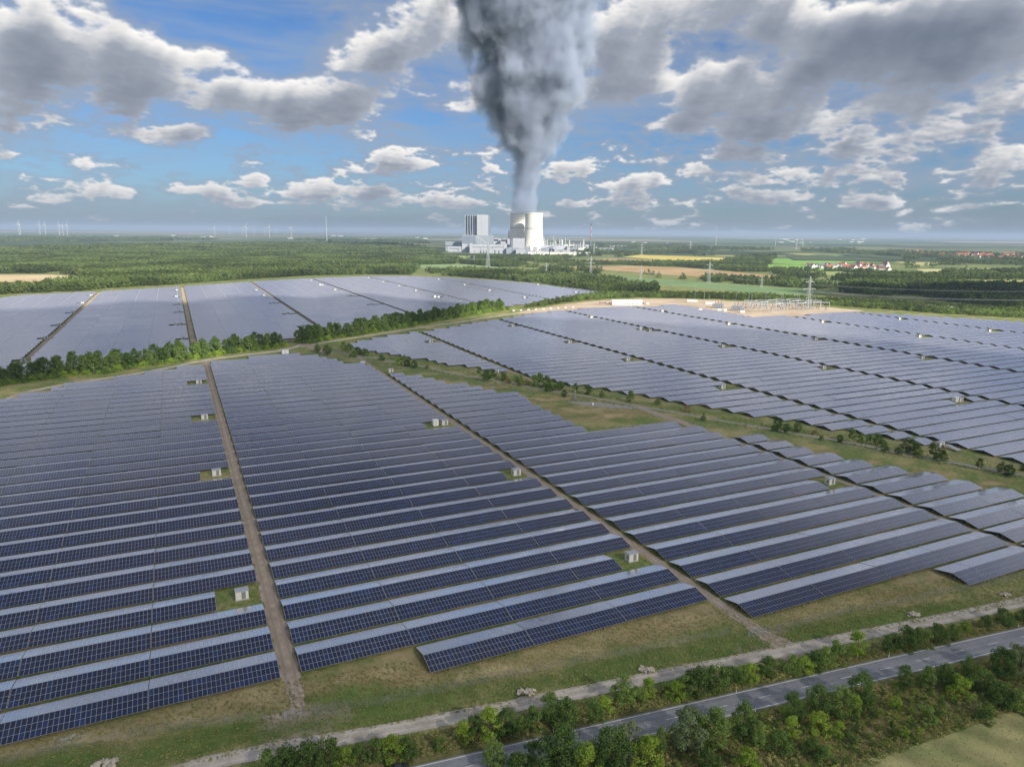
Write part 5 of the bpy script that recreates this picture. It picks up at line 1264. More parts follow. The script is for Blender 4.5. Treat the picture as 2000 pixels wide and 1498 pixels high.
# ------------------------------------------------------------------ pylons
def pylon(x, ybase, ytop, label, base=5.5, rot=.0):
    p = P(x, ybase); dist = p[1]; Ht = PD(x, ytop, dist)[2]; k = Ht / 50
    root = empty('lattice_pylon', (p[0], p[1], 0), rot); tag(root, label, 'pylon'); b = MB()
    def wdt(z): return base * k * (1 - z / Ht) ** 1.15 * .5 + .9 * k * .5
    zs = [Ht * t for t in (0, .12, .23, .33, .42, .5, .58, .66, .74, .82, .91, 1)]
    r = .20 * k + .04
    for a, c in zip(zs, zs[1:]):
        wa, wc = wdt(a), wdt(c); A_ = [(-wa, -wa, a), (wa, -wa, a), (wa, wa, a), (-wa, wa, a)]; C_ = [(-wc, -wc, c), (wc, -wc, c), (wc, wc, c), (-wc, wc, c)]
        for i in range(4):
            j = (i + 1) % 4; b.tube(A_[i], C_[i], r, n=4); b.tube(A_[i], C_[j], r * .6, n=3); b.tube(A_[j], C_[i], r * .6, n=3)
    b.build('lattice_mast', M['steel'], root)
    for z, L in ((Ht * .62, 14.5 * k), (Ht * .83, 9.5 * k)):
        b = MB()
        for s in (-1, 1):
            b.tube((0, 0, z), (s * L, 0, z + .3 * k), r * .8, n=4); b.tube((0, 0, z + 2.4 * k), (s * L, 0, z + .4 * k), r * .8, n=4)
            for t in (.25, .5, .75): b.tube((s * L * t, 0, z), (s * L * (t - .12), 0, z + 2.4 * k * (1 - t)), r * .5, n=3)
        b.build('crossarm', M['steel'], root)
        for s in (-1, 1):
            for t in ((.55, .97) if L > 12 * k else (.95,)):
                b = MB(); b.tube((s * L * t, 0, z), (s * L * t, 0, z - 3.2 * k), .16 * k, n=4); b.build('insulator', M['dark'], root)
    return root, Ht, k
PY = {}
for nm, x, yb, yt, lb, rot in (('big', 1577, 606, 540, 'largest lattice pylon, at the back of the substation', .5), ('a', 1384, 553, 511, 'lattice pylon in front of the brown field', .4), ('b', 1153.5, 536, 501, 'lattice pylon below the yellow field on the left', .4), ('c', 1251, 546, 518, 'lattice pylon beside the brown field', .4),
    ('d', 1487, 562, 538, 'lattice pylon in dark trees left of the substation pylon', .3), ('e', 953, 524, 473, 'lattice pylon in front of the turbine hall', .5), ('f', 926, 516, 498, 'small lattice pylon left of the turbine hall pylon', .5), ('g', 1067, 531, 513, 'small lattice pylon in front of the cooling towers', .3), ('h', 1160, 500, 474, 'distant lattice pylon beside the refinery', .2), ('i', 1253, 499, 475, 'distant pylon right of the refinery', .2), ('j', 1348, 492, 470, 'distant pylon over the far woods', .2), ('k', 1555, 489, 466, 'distant pylon right, over the far woods', .2), ('l', 1567, 490, 469, 'second distant pylon right, close to another', .2)):
    PY[nm] = pylon(x, yb, yt, lb, rot=rot)
def wire(name, a, c, sag, label, r=.07, n=14, group=None):
    b = MB(); a, c = Vector(a), Vector(c); prev = a
    for i in range(1, n + 1):
        t = i / n; q = a.lerp(c, t); q.z -= 4 * sag * t * (1 - t); b.tube(prev, q, r, n=3); prev = q
    tag(b.build(name, M['steel']), label, 'power line', group)
def arm(nm, s, lvl):
    root, Ht, k = PY[nm]; z, L = ((Ht * .62, 14.5 * k), (Ht * .83, 9.5 * k))[lvl]; th = root.rotation_euler[2]
    return (root.location[0] + math.cos(th) * L * s, root.location[1] + math.sin(th) * L * s, z - 3.2 * k)
for lvl, s in ((0, -.97), (0, -.55), (0, .55), (0, .97), (1, -.95), (1, .95)):
    a = arm('big', s, lvl); q = P(2230, 610)
    wire('power_line', a, (q[0] + s * 12, q[1] + s * 8, a[2] - 6 + lvl * 4), 7, 'thin wires running right from the substation pylon', .085, 18, 'wires of the substation pylon')
    wire('power_line', arm('a', s, lvl), arm('c', s, lvl), 6, 'thin wires between two pylons over the fields', .085, 10, 'wires over the fields')
    wire('power_line', arm('c', s, lvl), arm('b', s, lvl), 6, 'thin wires between two pylons over the left fields', .085, 10, 'wires over the left fields')
    wire('power_line', arm('a', s, lvl), arm('d', s, lvl), 5, 'thin wires toward the pylon in the dark trees', .085, 10, 'wires to the tree pylon')

# ------------------------------------------------------------------ substation
rr = random.Random(9)
ax = Vector((math.cos(-.22), math.sin(-.22)))
def sub_place(x, y): return P(x, y)
gp = empty('busbar_gantry', (0, 0, -60)); b = MB()
b.build('m', M['steel'], gp) if False else None
b = MB(); b.tube((-9, 0, 0), (-9, 0, 9), .32, n=5); b.build('post', M['clad_lt'], gp); b = MB(); b.tube((9, 0, 0), (9, 0, 9), .32, n=5); b.build('post', M['clad_lt'], gp)
b = MB(); b.box(-9.5, 9.5, -.4, .4, 9, 9.9); b.build('beam', M['clad_lt'], gp)
for k in (-6, 0, 6): b = MB(); b.tube((k, 0, 9), (k, 0, 6.8), .22, n=5); b.build('insulator', M['bark'], gp)
ip = empty('insulator_stand', (0, 0, -60)); b = MB(); b.tube((0, 0, 0), (0, 0, 3), .22, n=5); b.build('stand', M['clad_lt'], ip); b = MB(); b.tube((0, 0, 3), (0, 0, 5.6), .34, .2, 6); b.build('insulator', M['bark'], ip)
k = 0
for row, (xa, ya, xb, yb, n) in enumerate(((1475, 610, 1612, 605, 8), (1440, 604, 1600, 599, 8), (1455, 600, 1560, 596.5, 5))):
    for i in range(n):
        t = (i + .5) / n; p = P(xa + (xb - xa) * t, ya + (yb - ya) * t)
        place(gp, (p[0], p[1], 0), -.3 + (.8 if i % 3 == 2 else 0), 'pale steel gantry, %s from left in the %s row of the substation' % (ordn(i), ('front', 'middle', 'rear')[row]), 'gantry', 'substation gantries', 1.0 if row else 1.15)
for i in range(110):
    x = rr.uniform(1440, 1615); lo = 611 - (1615 - x) * .0 ; y = rr.uniform(597 - (1560 - x) * .012, 609.5)
    p = P(x, y); place(ip, (p[0], p[1], 0), 0, 'slim insulator stand in the substation', 'insulator', 'insulator stands of the substation', rr.uniform(.8, 1.2))
def transformer(x, y, lb):
    p = P(x, y); root = empty('transformer', (p[0], p[1], 0), -.3); tag(root, lb, 'transformer')
    b = MB(); b.box(-8, 8, -3, 3, 0, 6.5); b.build('tank', M['clad'], root)
    for k in range(6): b = MB(); b.box(-7.6 + k * 2.6, -5.8 + k * 2.6, -4.4, -3.05, .6, 6); b.build('radiator', M['greyroof'], root)
    for k in (-4, 0, 4): b = MB(); b.tube((k, 0, 6.5), (k * 1.1, 0, 10), .35, .2, 6); b.build('bushing', M['bark'], root)
transformer(1402, 602, 'grey transformer, left of two in front of the gantries'); transformer(1440, 606.5, 'grey transformer, right of two in front of the gantries')
for i, (x, y, w_, h_, lb) in enumerate(((1352, 589.5, 8, 3.4, 'white container left at the back of the substation pad'), (1387, 594, 7, 3.2, 'white container behind the left transformer'), (1368, 606.5, 2.4, 2.8, 'small white kiosk on the near edge of pad'), (1405, 607, 2.6, 3, 'white kiosk in front of the left transformer'), (1416.5, 608.5, 2, 4, 'tall white cabinet beside the left transformer'), (1450, 611, 3, 3.2, 'white kiosk in front of the right transformer'), (1265, 594.5, 2, 2.6, 'white kiosk on the pad near the marquee'))):
    p = P(x, y); root = empty('service_container', (p[0], p[1], 0), -.2); tag(root, lb, 'container'); b = MB(); b.box(-w_, w_, -1.5, 1.5, .1, h_); b.build('body', M['white'], root); b = MB(); b.box(-w_ - .1, w_ + .1, -1.6, 1.6, h_, h_ + .15); b.build('roof', M['clad_lt'], root)
for i, x in enumerate((1356, 1374, 1384, 1412, 1436, 1461, 1467, 1494, 1524, 1528, 1555, 1559, 1584, 1590)):
    p = P(x, 600 + (i % 3) * 3); root = empty('lightning_mast', (p[0], p[1], 0)); tag(root, 'thin pale mast, %s from left above the substation' % ordn(i), 'mast', 'substation masts'); b = MB(); b.tube((0, 0, 0), (0, 0, rr.uniform(17, 28)), .26, .12, 5); b.build('pole', M['clad_lt'], root); b = MB(); b.box(-.7, .7, -.7, .7, 0, .5); b.build('base', M['concrete'], root)
# marquee
p = P(1224, 595.5); root = empty('marquee', (p[0], p[1], 0), -.02); tag(root, 'long white marquee hall on the gravel pad left of the substation', 'marquee')
b = MB(); b.box(-22, 22, -6, 6, 0, 4.5); b.poly([(-22, -6, 4.5), (-22, 0, 7.5), (-22, 6, 4.5)]); b.poly([(22, -6, 4.5), (22, 6, 4.5), (22, 0, 7.5)]); b.build('wall', M['white'], root)
b = MB(); b.quad((-22.5, -6.5, 4.4), (22.5, -6.5, 4.4), (22.5, 0, 7.7), (-22.5, 0, 7.7)); b.quad((22.5, 6.5, 4.4), (-22.5, 6.5, 4.4), (-22.5, 0, 7.71), (22.5, 0, 7.71)); b.build('roof', M['white'], root)
for k in range(6): b = MB(); b.box(-4 + k * 3.6, -2.4 + k * 3.6, -6.12, -6.02, .8, 2.6); b.build('window', M['dark'], root)
# ------------------------------------------------------------------ cars
CARM = {'black': plain('black_car_paint', (.018, .019, .022), .25, .6, 0, .02), 'white': plain('white_car_paint', (.7, .7, .7), .3, .5, 0, .02), 'red': plain('red_car_paint', (.30, .03, .025), .3, .5, 0, .02), 'silver': plain('silver_car_paint', (.4, .42, .44), .3, .5, .4, .02), 'blue': plain('blue_car_paint', (.04, .08, .2), .3, .5, 0, .02)}
M['glass'] = plain('car_glass', (.015, .018, .022), .08, .8, 0, .02); M['tyre'] = plain('tyre_rubber', (.02, .02, .02), .9)
def car(loc, rz, paint, label, group=None):
    root = empty('parked_car' if group else 'car', (*loc, .03), rz); tag(root, label, 'car', group)
    prof = [(-2.1, .35), (-2.12, .75), (-1.85, .92), (-1.2, .98), (-.55, 1.42), (.75, 1.46), (1.5, 1.02), (2.05, .9), (2.15, .55), (2.1, .32)]
    b = MB(); W_ = .86
    for (x0, z0), (x1, z1) in zip(prof, prof[1:] + prof[:1]):
        s0 = .70 if z0 > 1.2 else W_; s1 = .70 if z1 > 1.2 else W_
        b.quad((x0, -s0, z0), (x1, -s1, z1), (x1, s1, z1), (x0, s0, z0))
    for s in (-1, 1): b.poly([(x, s * (.70 if z > 1.2 else W_), z) for x, z in (prof if s > 0 else prof[::-1])])
    b.build('body', CARM[paint], root)
    for s in (-1, 1):
        b = MB(); b.poly([(-1.05, s * .872, 1.0), (-.5, s * .735, 1.37), (.7, s * .735, 1.4), (1.3, s * .872, 1.03)][::s]); b.build('side_window', M['glass'], root)
    b = MB(); b.quad((-1.12, -.72, 1.07), (-1.12, .72, 1.07), (-.58, .62, 1.425), (-.58, -.62, 1.425)); b.build('windscreen', M['glass'], root)
    b = MB(); b.quad((1.46, .72, 1.08), (1.46, -.72, 1.08), (.79, -.62, 1.46), (.79, .62, 1.46)); b.build('rear_window', M['glass'], root)
    for x in (-1.3, 1.35):
        for s in (-1, 1):
            b = MB(); b.tube((x, s * .74, .33), (x, s * .93, .33), .33, n=12); w_ = b.build('wheel', M['tyre'], root); b = MB(); b.tube((x, s * .86, .33), (x, s * .94, .33), .2, n=10); b.build('rim', M['alu'], w_)
cx_, cy_ = P(779, 1506); sl = math.atan2(rmid(cx_ + 1) - rmid(cx_ - 1), 2)
car((cx_, cy_), sl + math.pi, 'black', 'dark car on the road cut off by the bottom edge')
for i, (x, y, pt) in enumerate(((1167, 592.5, 'white'), (1172, 592, 'red'), (1177, 592.3, 'silver'), (1182, 591.8, 'blue'), (1187, 592, 'white'), (1191, 592.6, 'black'), (1196, 593, 'silver'), (1256, 593, 'black'))):
    car(P(x, y), 1.2, pt, '%s car parked on the pad, %s from left by the marquee' % (pt, ordn(i)), 'cars parked beside the marquee')
for i in range(9):
    p = P(1003 + i * 14.5, 607.5 - i * .85); root = empty('concrete_block', (p[0], p[1], 0), .3); tag(root, '%s white block from left along the track to the substation' % ordn(i), 'block', 'white blocks along the track'); b = MB(); b.box(-1.6, 1.6, -.7, .7, 0, 1.1); b.build('block', M['white'], root)
# ------------------------------------------------------------------ houses
M['rooftile'] = plain('red_tile_roof', (.34, .115, .07), .8, .2, 0, .2, .3); M['rooftile2'] = plain('brown_tile_roof', (.20, .09, .065), .8, .2, 0, .2, .3); M['roofgrey'] = plain('grey_tile_roof', (.14, .145, .155), .8)
def house_proto(wm, rm):
    root = empty('house', (0, 0, -80)); b = MB(); b.box(-6, 6, -4.5, 4.5, 0, 5.2); b.poly([(-6, -4.5, 5.2), (-6, 0, 9), (-6, 4.5, 5.2)]); b.poly([(6, -4.5, 5.2), (6, 4.5, 5.2), (6, 0, 9)]); b.build('wall', wm, root)
    b = MB(); b.quad((-6.5, -5.1, 4.8), (6.5, -5.1, 4.8), (6.5, 0, 9.2), (-6.5, 0, 9.2)); b.quad((6.5, 5.1, 4.8), (-6.5, 5.1, 4.8), (-6.5, 0, 9.21), (6.5, 0, 9.21)); b.build('roof', rm, root)
    b = MB()
    for x in (-4, -1, 2, 4.4):
        for z in (1.2, 3.4): b.box(x - .5, x + .5, -4.56, -4.51, z, z + 1.1)
    b.build('windows', M['dark'], root); return root
HP = [(house_proto(M['white'], M['rooftile']), 'white house with a red roof'), (house_proto(M['white'], M['roofgrey']), 'white house with a grey roof'), (house_proto(M['cream'], M['rooftile2']), 'cream house with a brown roof'), (house_proto(M['white'], M['rooftile2']), 'white house with a brown roof')]
rr = random.Random(12); used_h = {}
def put_house(x, y, k, where, s):
    src, lb = HP[k]; p = P(x, y); rz = rr.choice((0, .3, 1.57, -.4, 1.9, .8))
    if not used_h.get(k): used_h[k] = 1; o = src; o.location = (p[0], p[1], 0); o.rotation_euler = (0, 0, rz); o.scale = (s,) * 3
    else: o = inst(src, (p[0], p[1], 0), rz, s)
    tag(o, lb + ' ' + where, 'house', lb + ' ' + where)
for i in range(46):
    t = rr.random(); x = 1578 + 160 * t; y = 521.5 + rr.uniform(-2.5, 5) * (.5 + t); put_house(x, y, rr.choice((0, 0, 1, 3, 2, 0)) if t > .4 else rr.choice((1, 1, 3, 0)), 'in the near village', rr.uniform(1.15, 1.6))
for i in range(95):
    t = rr.random(); x = 1770 + 260 * t; y = 497 + 7.5 * t + rr.uniform(-4, 5); put_house(x, y, rr.choice((0, 0, 0, 2, 3)), 'in the far right village', rr.uniform(1.5, 2.2))
for i in range(40):
    x = rr.choice((rr.uniform(1610, 1690), rr.uniform(1520, 1585), rr.uniform(1150, 1400), rr.uniform(560, 850), rr.uniform(200, 420))); y = rr.uniform(468, 477) if x > 900 else rr.uniform(461, 468)
    p = P(x, y); root = empty('distant_building', (p[0], p[1], 0)); tag(root, 'tiny pale building far out on the plain', 'building', 'tiny pale buildings on the plain'); s = rr.uniform(.6, 1.5) * p[1] / 6000
    b = MB(); b.box(-13 * s, 13 * s, 0, 14 * s, 0, 6 * s); b.build('wall', M['tank'], root); b = MB(); b.box(-13.5 * s, 13.5 * s, -1 * s, 15 * s, 6 * s, 7 * s); b.build('roof', M['clad_lt'], root)
for (x0, x1, yb, lb) in ((1794, 1832, 603, 'long low white shed behind the far right arrays'), (1885, 1902, 605, 'short cream shed at right behind the arrays'), (1838, 1870, 606, 'low grey shed at right behind the arrays')):
    pa, pb = P(x0, yb), P(x1, yb); root = empty('farm_shed', (pa[0], pa[1], 0)); tag(root, lb, 'shed'); L = pb[0] - pa[0]; b = MB(); b.box(0, L, 0, 12, 0, 4.2); b.build('wall', M['cream'], root); b = MB(); b.box(-.5, L + .5, -.6, 12.6, 4.2, 4.7); b.build('roof', M['clad_lt'], root)

# ------------------------------------------------------------------ fences
def mesh_mat():
    def fn(t):
        d = t.new('ShaderNodeBsdfPrincipled'); d.inputs['Base Color'].default_value = col(.26, .29, .28); d.inputs['Roughness'].default_value = .5
        uv = t.new('ShaderNodeTexCoord').outputs['UV']; s = t.new('ShaderNodeSeparateXYZ'); t.set(s.inputs[0], uv)
        a = t.math('ABSOLUTE', t.math('SUBTRACT', t.math('FRACT', t.math('MULTIPLY', s.outputs[0], 20)), .5)); c = t.math('ABSOLUTE', t.math('SUBTRACT', t.math('FRACT', t.math('MULTIPLY', s.outputs[1], 10)), .5))
        k = t.math('MAXIMUM', t.math('GREATER_THAN', a, .472), t.math('GREATER_THAN', c, .472))
        tr = t.new('ShaderNodeBsdfTransparent'); mx = t.new('ShaderNodeMixShader'); t.set(mx.inputs[0], k); t.l.new(tr.outputs[0], mx.inputs[1]); t.l.new(d.outputs[0], mx.inputs[2]); return mx.outputs[0]
    return material('wire_mesh', fn)
M['mesh'] = mesh_mat()
PM = MB(); PM.tube((0, 0, 0), (0, 0, 2.15), .045, n=6); PM.tube((0, 0, 2.1), (.12, .2, 2.35), .03, n=4); POSTM = PM.mesh('post', [M['fence_steel']])
BM_ = MB(); BM_.tube((0, 0, 1.8), (1.5, 0, 0), .04, n=5); BM_.tube((0, 0, 1.8), (-1.5, 0, 0), .04, n=5); BRACE = BM_.mesh('brace', [M['fence_steel']])
def fence(pts, label, step, each, h=2.1):
    pp = pline(pts, step); o0 = pp[0][0]; root = empty('wire_fence', (o0.x, o0.y, 0)); tag(root, label, 'fence')
    b = MB(); jb = MB(); L = 0
    for i, (p, d_) in enumerate(pp):
        q = p - o0
        if each:
            o = link('post', POSTM, root); o.location = (q.x, q.y, 0)
            if i % 9 == 4: o = link('brace', BRACE, root); o.location = (q.x, q.y, 0); o.rotation_euler = (0, 0, math.atan2(d_.y, d_.x))
        else: jb.tube((q.x, q.y, 0), (q.x, q.y, h), .06, n=4)
        if i + 1 < len(pp):
            q2 = pp[i + 1][0] - o0; L2 = L + (q2 - q).length; b.quad((q.x, q.y, .05), (q2.x, q2.y, .05), (q2.x, q2.y, h - .1), (q.x, q.y, h - .1), 0, ((L, 0), (L2, 0), (L2, 2), (L, 2))); L = L2
            jbz = h - .06; (b if False else jb).tube((q.x, q.y, jbz), (q2.x, q2.y, jbz), .014, n=3)
    b.build('wire_mesh', M['mesh'], root); jb.build('top_wire' if each else 'posts', M['fence_steel'], root)
fence([(-60, 1505), (0, 1492), (150, 1460), (300, 1433), (440, 1413), (554, 1404)], 'wire fence along the meadow left of the first gate', 3.1, True)
fence([(616, 1398), (680, 1385), (756, 1374), (790, 1366), (1000, 1322), (1240, 1276), (1400, 1245), (1440, 1238)], 'wire fence along the meadow between the two gates', 3.1, True)
fence([(1500, 1238), (1560, 1222), (1640, 1202), (1760, 1180), (1900, 1150), (2000, 1126), (2100, 1104)], 'wire fence along the meadow right of the second gate', 3.1, True)
fence([(640, 682), (720, 688), (800, 702), (900, 722), (1000, 741), (1067, 755), (1240, 780), (1340, 800), (1500, 828), (1640, 852), (1780, 876), (2000, 914), (2200, 950)], 'wire fence on the far side of the grey middle lane', 3.5, False)
fence([(560, 690), (660, 697), (740, 712), (900, 742), (1000, 762), (1060, 772)], 'wire fence on the near side of middle lane, upper part', 3.5, False)
fence([(1345, 828), (1440, 843), (1540, 857), (1640, 874), (1780, 896), (1900, 915), (2000, 935), (2200, 975)], 'wire fence on the near side of middle lane, right part', 3.5, False)
def gate(xa, ya, xb, yb, label):
    a, c = Vector(P(xa, ya)), Vector(P(xb, yb)); L = (c - a).length; root = empty('field_gate', (a.x, a.y, 0), math.atan2(c.y - a.y, c.x - a.x)); tag(root, label, 'gate')
    for x in (0, L): b = MB(); b.tube((x, 0, 0), (x, 0, 2.3), .08, n=6); b.build('gate_post', M['alu'], root)
    for s in (0, 1):
        x0, x1 = .12 + s * (L / 2), L / 2 - .08 + s * (L / 2 - .04); b = MB()
        for z in (.2, 1.1, 2.0): b.tube((x0, 0, z), (x1, 0, z), .035, n=4)
        for x in (x0, x1): b.tube((x, 0, .2), (x, 0, 2.0), .035, n=4)
        b.quad((x0, 0, .2), (x1, 0, .2), (x1, 0, 2), (x0, 0, 2), 1, ((0, 0), (3, 0), (3, 2), (0, 2))); b.build('gate_leaf', [M['alu'], M['mesh']], root)
gate(556, 1404, 588, 1401, 'two-leaf wire gate at the end of left dirt track'); gate(1462, 1243, 1496, 1239, 'two-leaf wire gate at the end of second dirt track')
# ------------------------------------------------------------------ rock piles
M['rock'] = plain('pale_limestone', (.46, .41, .33), .9, .15, 0, .2, 3)
M['rock2'] = plain('limestone_grey', (.34, .31, .27), .9, .15, 0, .2, 3)
def rock_mesh(seed):
    r = random.Random(seed); me = bpy.data.meshes.new('rock'); import bmesh
    bm = bmesh.new(); bmesh.ops.create_icosphere(bm, subdivisions=1, radius=1)
    for v in bm.verts: v.co *= r.uniform(.7, 1.1); v.co.x *= 1.35; v.co.z *= .62
    bm.to_mesh(me); bm.free(); me.materials.append(M['rock'] if seed % 3 else M['rock2']); return me
RK = [rock_mesh(k) for k in range(7)]
rr = random.Random(31)
for (x, y, wd, lb) in ((208, 1494, 2.6, 'pile of pale stones at the bottom left beside the fence'), (1028, 1353, 2.2, 'pale stone pile left of centre between fence and gravel lane'), (1262, 1308, 2.1, 'pale stone pile in the meadow above the hedge tree'), (1784, 1201, 2.1, 'flat pale stone pile right, beside the gravel lane'), (1962, 1163, 1.6, 'smallest stone pile, near the right edge')):
    p = P(x, y); root = empty('stone_pile', (p[0], p[1], 0), rr.uniform(0, .6)); tag(root, lb, 'stone pile')
    for i in range(30):
        a = rr.uniform(0, 6.28); q = rr.random() ** .6; s = rr.uniform(.28, .62); o = link('rock', rr.choice(RK), root)
        o.location = (math.cos(a) * q * wd, math.sin(a) * q * wd * .6, s * .35 + (1 - q) * .5); o.rotation_euler = (rr.uniform(-.5, .5), rr.uniform(-.5, .5), rr.uniform(0, 6.28)); o.scale = (s,) * 3
# delineator posts
M['black'] = plain('black_plastic', (.02, .02, .02), .6)
for i, (x, y, lb) in enumerate(((1081, 1429, 'leftmost white roadside post'), (1438, 1352, 'white roadside post behind the hedge, second on the far verge'), (1736, 1283, 'white roadside post before the yellow tree'), (1989, 1224, 'white roadside post at the right edge'), (1475, 1389, 'white roadside post on the near side of the road'))):
    p = P(x, y); root = empty('roadside_post', (p[0], p[1], 0)); tag(root, lb, 'roadside post')
    b = MB(); b.box(-.07, .07, -.06, .06, 0, 1.0); b.build('post', M['white'], root); b = MB(); b.box(-.074, .074, -.064, .064, .68, .88); b.build('black_band', M['black'], root)
# lamp with small panel, white barrel on the meadow
p = P(1123, 781); root = empty('signal_mast', (p[0], p[1], 0)); tag(root, 'thin pole with a dark box at its foot beside the grey lane', 'pole'); b = MB(); b.tube((0, 0, 0), (0, 0, 5.5), .09, n=6); b.build('pole', M['clad_lt'], root); b = MB(); b.box(-1.0, 1.0, -.5, .5, .1, 1.8); b.build('box', M['clad_dk'], root); b = MB(); b.box(-.3, .3, -.2, .2, 5.5, 5.8); b.build('lamp_head', M['white'], root)
for (x, y, lb) in ((1158, 791, 'white tank on the meadow beside the ploughed soil'),):
    p = P(x, y); root = empty('water_tank', (p[0], p[1], 0)); tag(root, lb, 'tank'); b = MB(); b.box(-.6, .6, -.6, .6, .15, 1.3); b.build('body', M['white'], root); b = MB(); b.box(-.65, .65, -.65, .65, 0, .15); b.build('pallet', M['bark'], root)

# ------------------------------------------------------------------ plume
zr0 = max(H1, H2) + 5
AX = []          # height, centre x, half width, from the photograph
for (y, xa, xb) in ((416, 999, 1046), (400, 998, 1047), (375, 997, 1050), (350, 992, 1062), (325, 986, 1072), (300, 980, 1084), (275, 968, 1096), (250, 950, 1112), (225, 938, 1124), (200, 925, 1140), (170, 915, 1155), (140, 912, 1165), (100, 902, 1172), (50, 880, 1178), (0, 866, 1184)):
    a, c = PD(xa, y, 3700), PD(xb, y, 3700); AX.append(((a[2] + c[2]) / 2, (a[0] + c[0]) / 2, (c[0] - a[0]) / 2))
z_, c_, r0_ = AX[-1]; AX += [(z_ + 250, c_ + 10, r0_ * 1.1), (z_ + 480, c_ + 30, r0_ * .9), (z_ + 600, c_ + 40, r0_ * .25)]
AX[0] = (zr0, AX[0][1], AX[0][2])
ZMIN, ZMAX = AX[0][0], AX[-1][0]
def plume_mat():
    def fn(t): return None
    mt = bpy.data.materials.new('steam'); mt.use_nodes = True; t = NT(mt.node_tree); t.n.clear()
    p = wpos(t) if False else t.new('ShaderNodeTexCoord').outputs['Object']
    s = t.new('ShaderNodeSeparateXYZ'); t.set(s.inputs[0], p)
    tz = t.ramp(s.outputs[2], 0, ZMAX - ZMIN, 0, 1, smooth=False)
    def curve(vals, lo, hi):
        fc = t.new('ShaderNodeFloatCurve'); cu = fc.mapping.curves[0]
        pts = [((z - ZMIN) / (ZMAX - ZMIN), (v - lo) / (hi - lo)) for z, v in vals]
        cu.points[0].location = pts[0]; cu.points[1].location = pts[-1]
        for q in pts[1:-1]: cu.points.new(*q)
        fc.mapping.update(); t.set(fc.inputs['Value'], tz); return t.math('ADD', t.math('MULTIPLY', fc.outputs[0], hi - lo), lo)
    cx = curve([(z, c) for z, c, r in AX], -200, 200); rad = curve([(z, r) for z, c, r in AX], 0, 600)
    warp = t.vmath('SCALE', t.vmath('SUBTRACT', t.noise(p, .0055, 2, .5, color=True), (.5, .5, .5)), scale=150.0)
    wamt = t.ramp(s.outputs[2], 0, 260, .12, 1)
    warp = t.vmath('SCALE', warp, scale=wamt)
    q = t.vmath('ADD', p, warp); s2 = t.new('ShaderNodeSeparateXYZ'); t.set(s2.inputs[0], q)
    dx = t.math('SUBTRACT', s2.outputs[0], cx); rr_ = t.math('SQRT', t.math('ADD', t.math('MULTIPLY', dx, dx), t.math('MULTIPLY', s2.outputs[1], s2.outputs[1])))
    rn = t.math('DIVIDE', rr_, rad)
    n1 = t.noise(t.vmath('MULTIPLY', p, (1, 1, .8)), .0085, 5, .55)
    big_ = t.math('MULTIPLY', t.math('SUBTRACT', n1, .5), 2.0)
    small = t.math('MULTIPLY', t.math('SUBTRACT', t.noise(p, .035, 3, .55), .5), .7)
    f = t.math('ADD', t.math('ADD', t.math('SUBTRACT', .95, rn), t.ramp(s.outputs[2], 0, 160, .25, 0)), t.math('ADD', t.math('MULTIPLY', big_, .66), t.math('MULTIPLY', small, .20)))
    edge = t.ramp(f, -.02, .42, 0, 1)
    dens = t.math('MULTIPLY', edge, .030)
    pv = t.new('ShaderNodeVolumePrincipled'); pv.inputs['Color'].default_value = col(.58, .65, .79); t.set(pv.inputs['Density'], dens); pv.inputs['Anisotropy'].default_value = .0
    out = t.new('ShaderNodeOutputMaterial'); t.l.new(pv.outputs[0], out.inputs['Volume']); return mt
b = MB(); n = 20; prev = None; k = 0
ring = []
for (z, c, r) in AX:
    R2_ = r * 1.28 + 12 if z > ZMIN + 60 else r * 1.05 + 4
    s_ = len(b.v); ring.append(s_)
    for i in range(n):
        a = 2 * math.pi * i / n; b.v.append((c + math.cos(a) * R2_, math.sin(a) * R2_, z - ZMIN))
for s0, s1 in zip(ring, ring[1:]):
    for i in range(n):
        j = (i + 1) % n; b.f.append((s0 + i, s0 + j, s1 + j, s1 + i)); b.mi.append(0); b.uv.append(((0, 0),) * 4)
b.f.append(tuple(ring[-1] + i for i in range(n))); b.mi.append(0); b.uv.append(((0, 0),) * n)
b.f.append(tuple(ring[0] + n - 1 - i for i in range(n))); b.mi.append(0); b.uv.append(((0, 0),) * n)
o = b.build('steam_plume', plume_mat()); o.location = (0, 3700, ZMIN); tag(o, 'huge dark grey steam plume rising from the cooling towers', 'steam', kind='stuff')

# ------------------------------------------------------------------ clouds overhead (behind the camera) whose shade lies on the land
def cloud_mat(nm, lo_, hi2):
    def fn(t):
        d = t.new('ShaderNodeBsdfDiffuse'); d.inputs[0].default_value = col(.5, .5, .52)
        tl = t.new('ShaderNodeBsdfTranslucent'); tl.inputs[0].default_value = col(.96, .96, .97)
        ad = t.new('ShaderNodeMixShader'); ad.inputs[0].default_value = .85; t.l.new(d.outputs[0], ad.inputs[1]); t.l.new(tl.outputs[0], ad.inputs[2])
        tr = t.new('ShaderNodeBsdfTransparent'); mx = t.new('ShaderNodeMixShader')
        n = t.noise(wpos(t), .0035, 4, .55); ge = t.new('ShaderNodeNewGeometry'); sp = t.new('ShaderNodeSeparateXYZ'); t.set(sp.inputs[0], ge.outputs['True Normal'])
        body = t.ramp(n, .3, .7, lo_, hi2)          # top made mostly clear so sun glows through the translucent underside
        t.set(mx.inputs[0], t.math('MULTIPLY', body, t.ramp(sp.outputs[2], -.2, .2, 1.0, .12))); t.l.new(tr.outputs[0], mx.inputs[1]); t.l.new(ad.outputs[0], mx.inputs[2]); return mx.outputs[0]
    return material(nm, fn)
CM = cloud_mat('cloud_vapour', .46, .62); CM2 = cloud_mat('thick_cloud_vapour', .84, .95); CZ = 1900.0
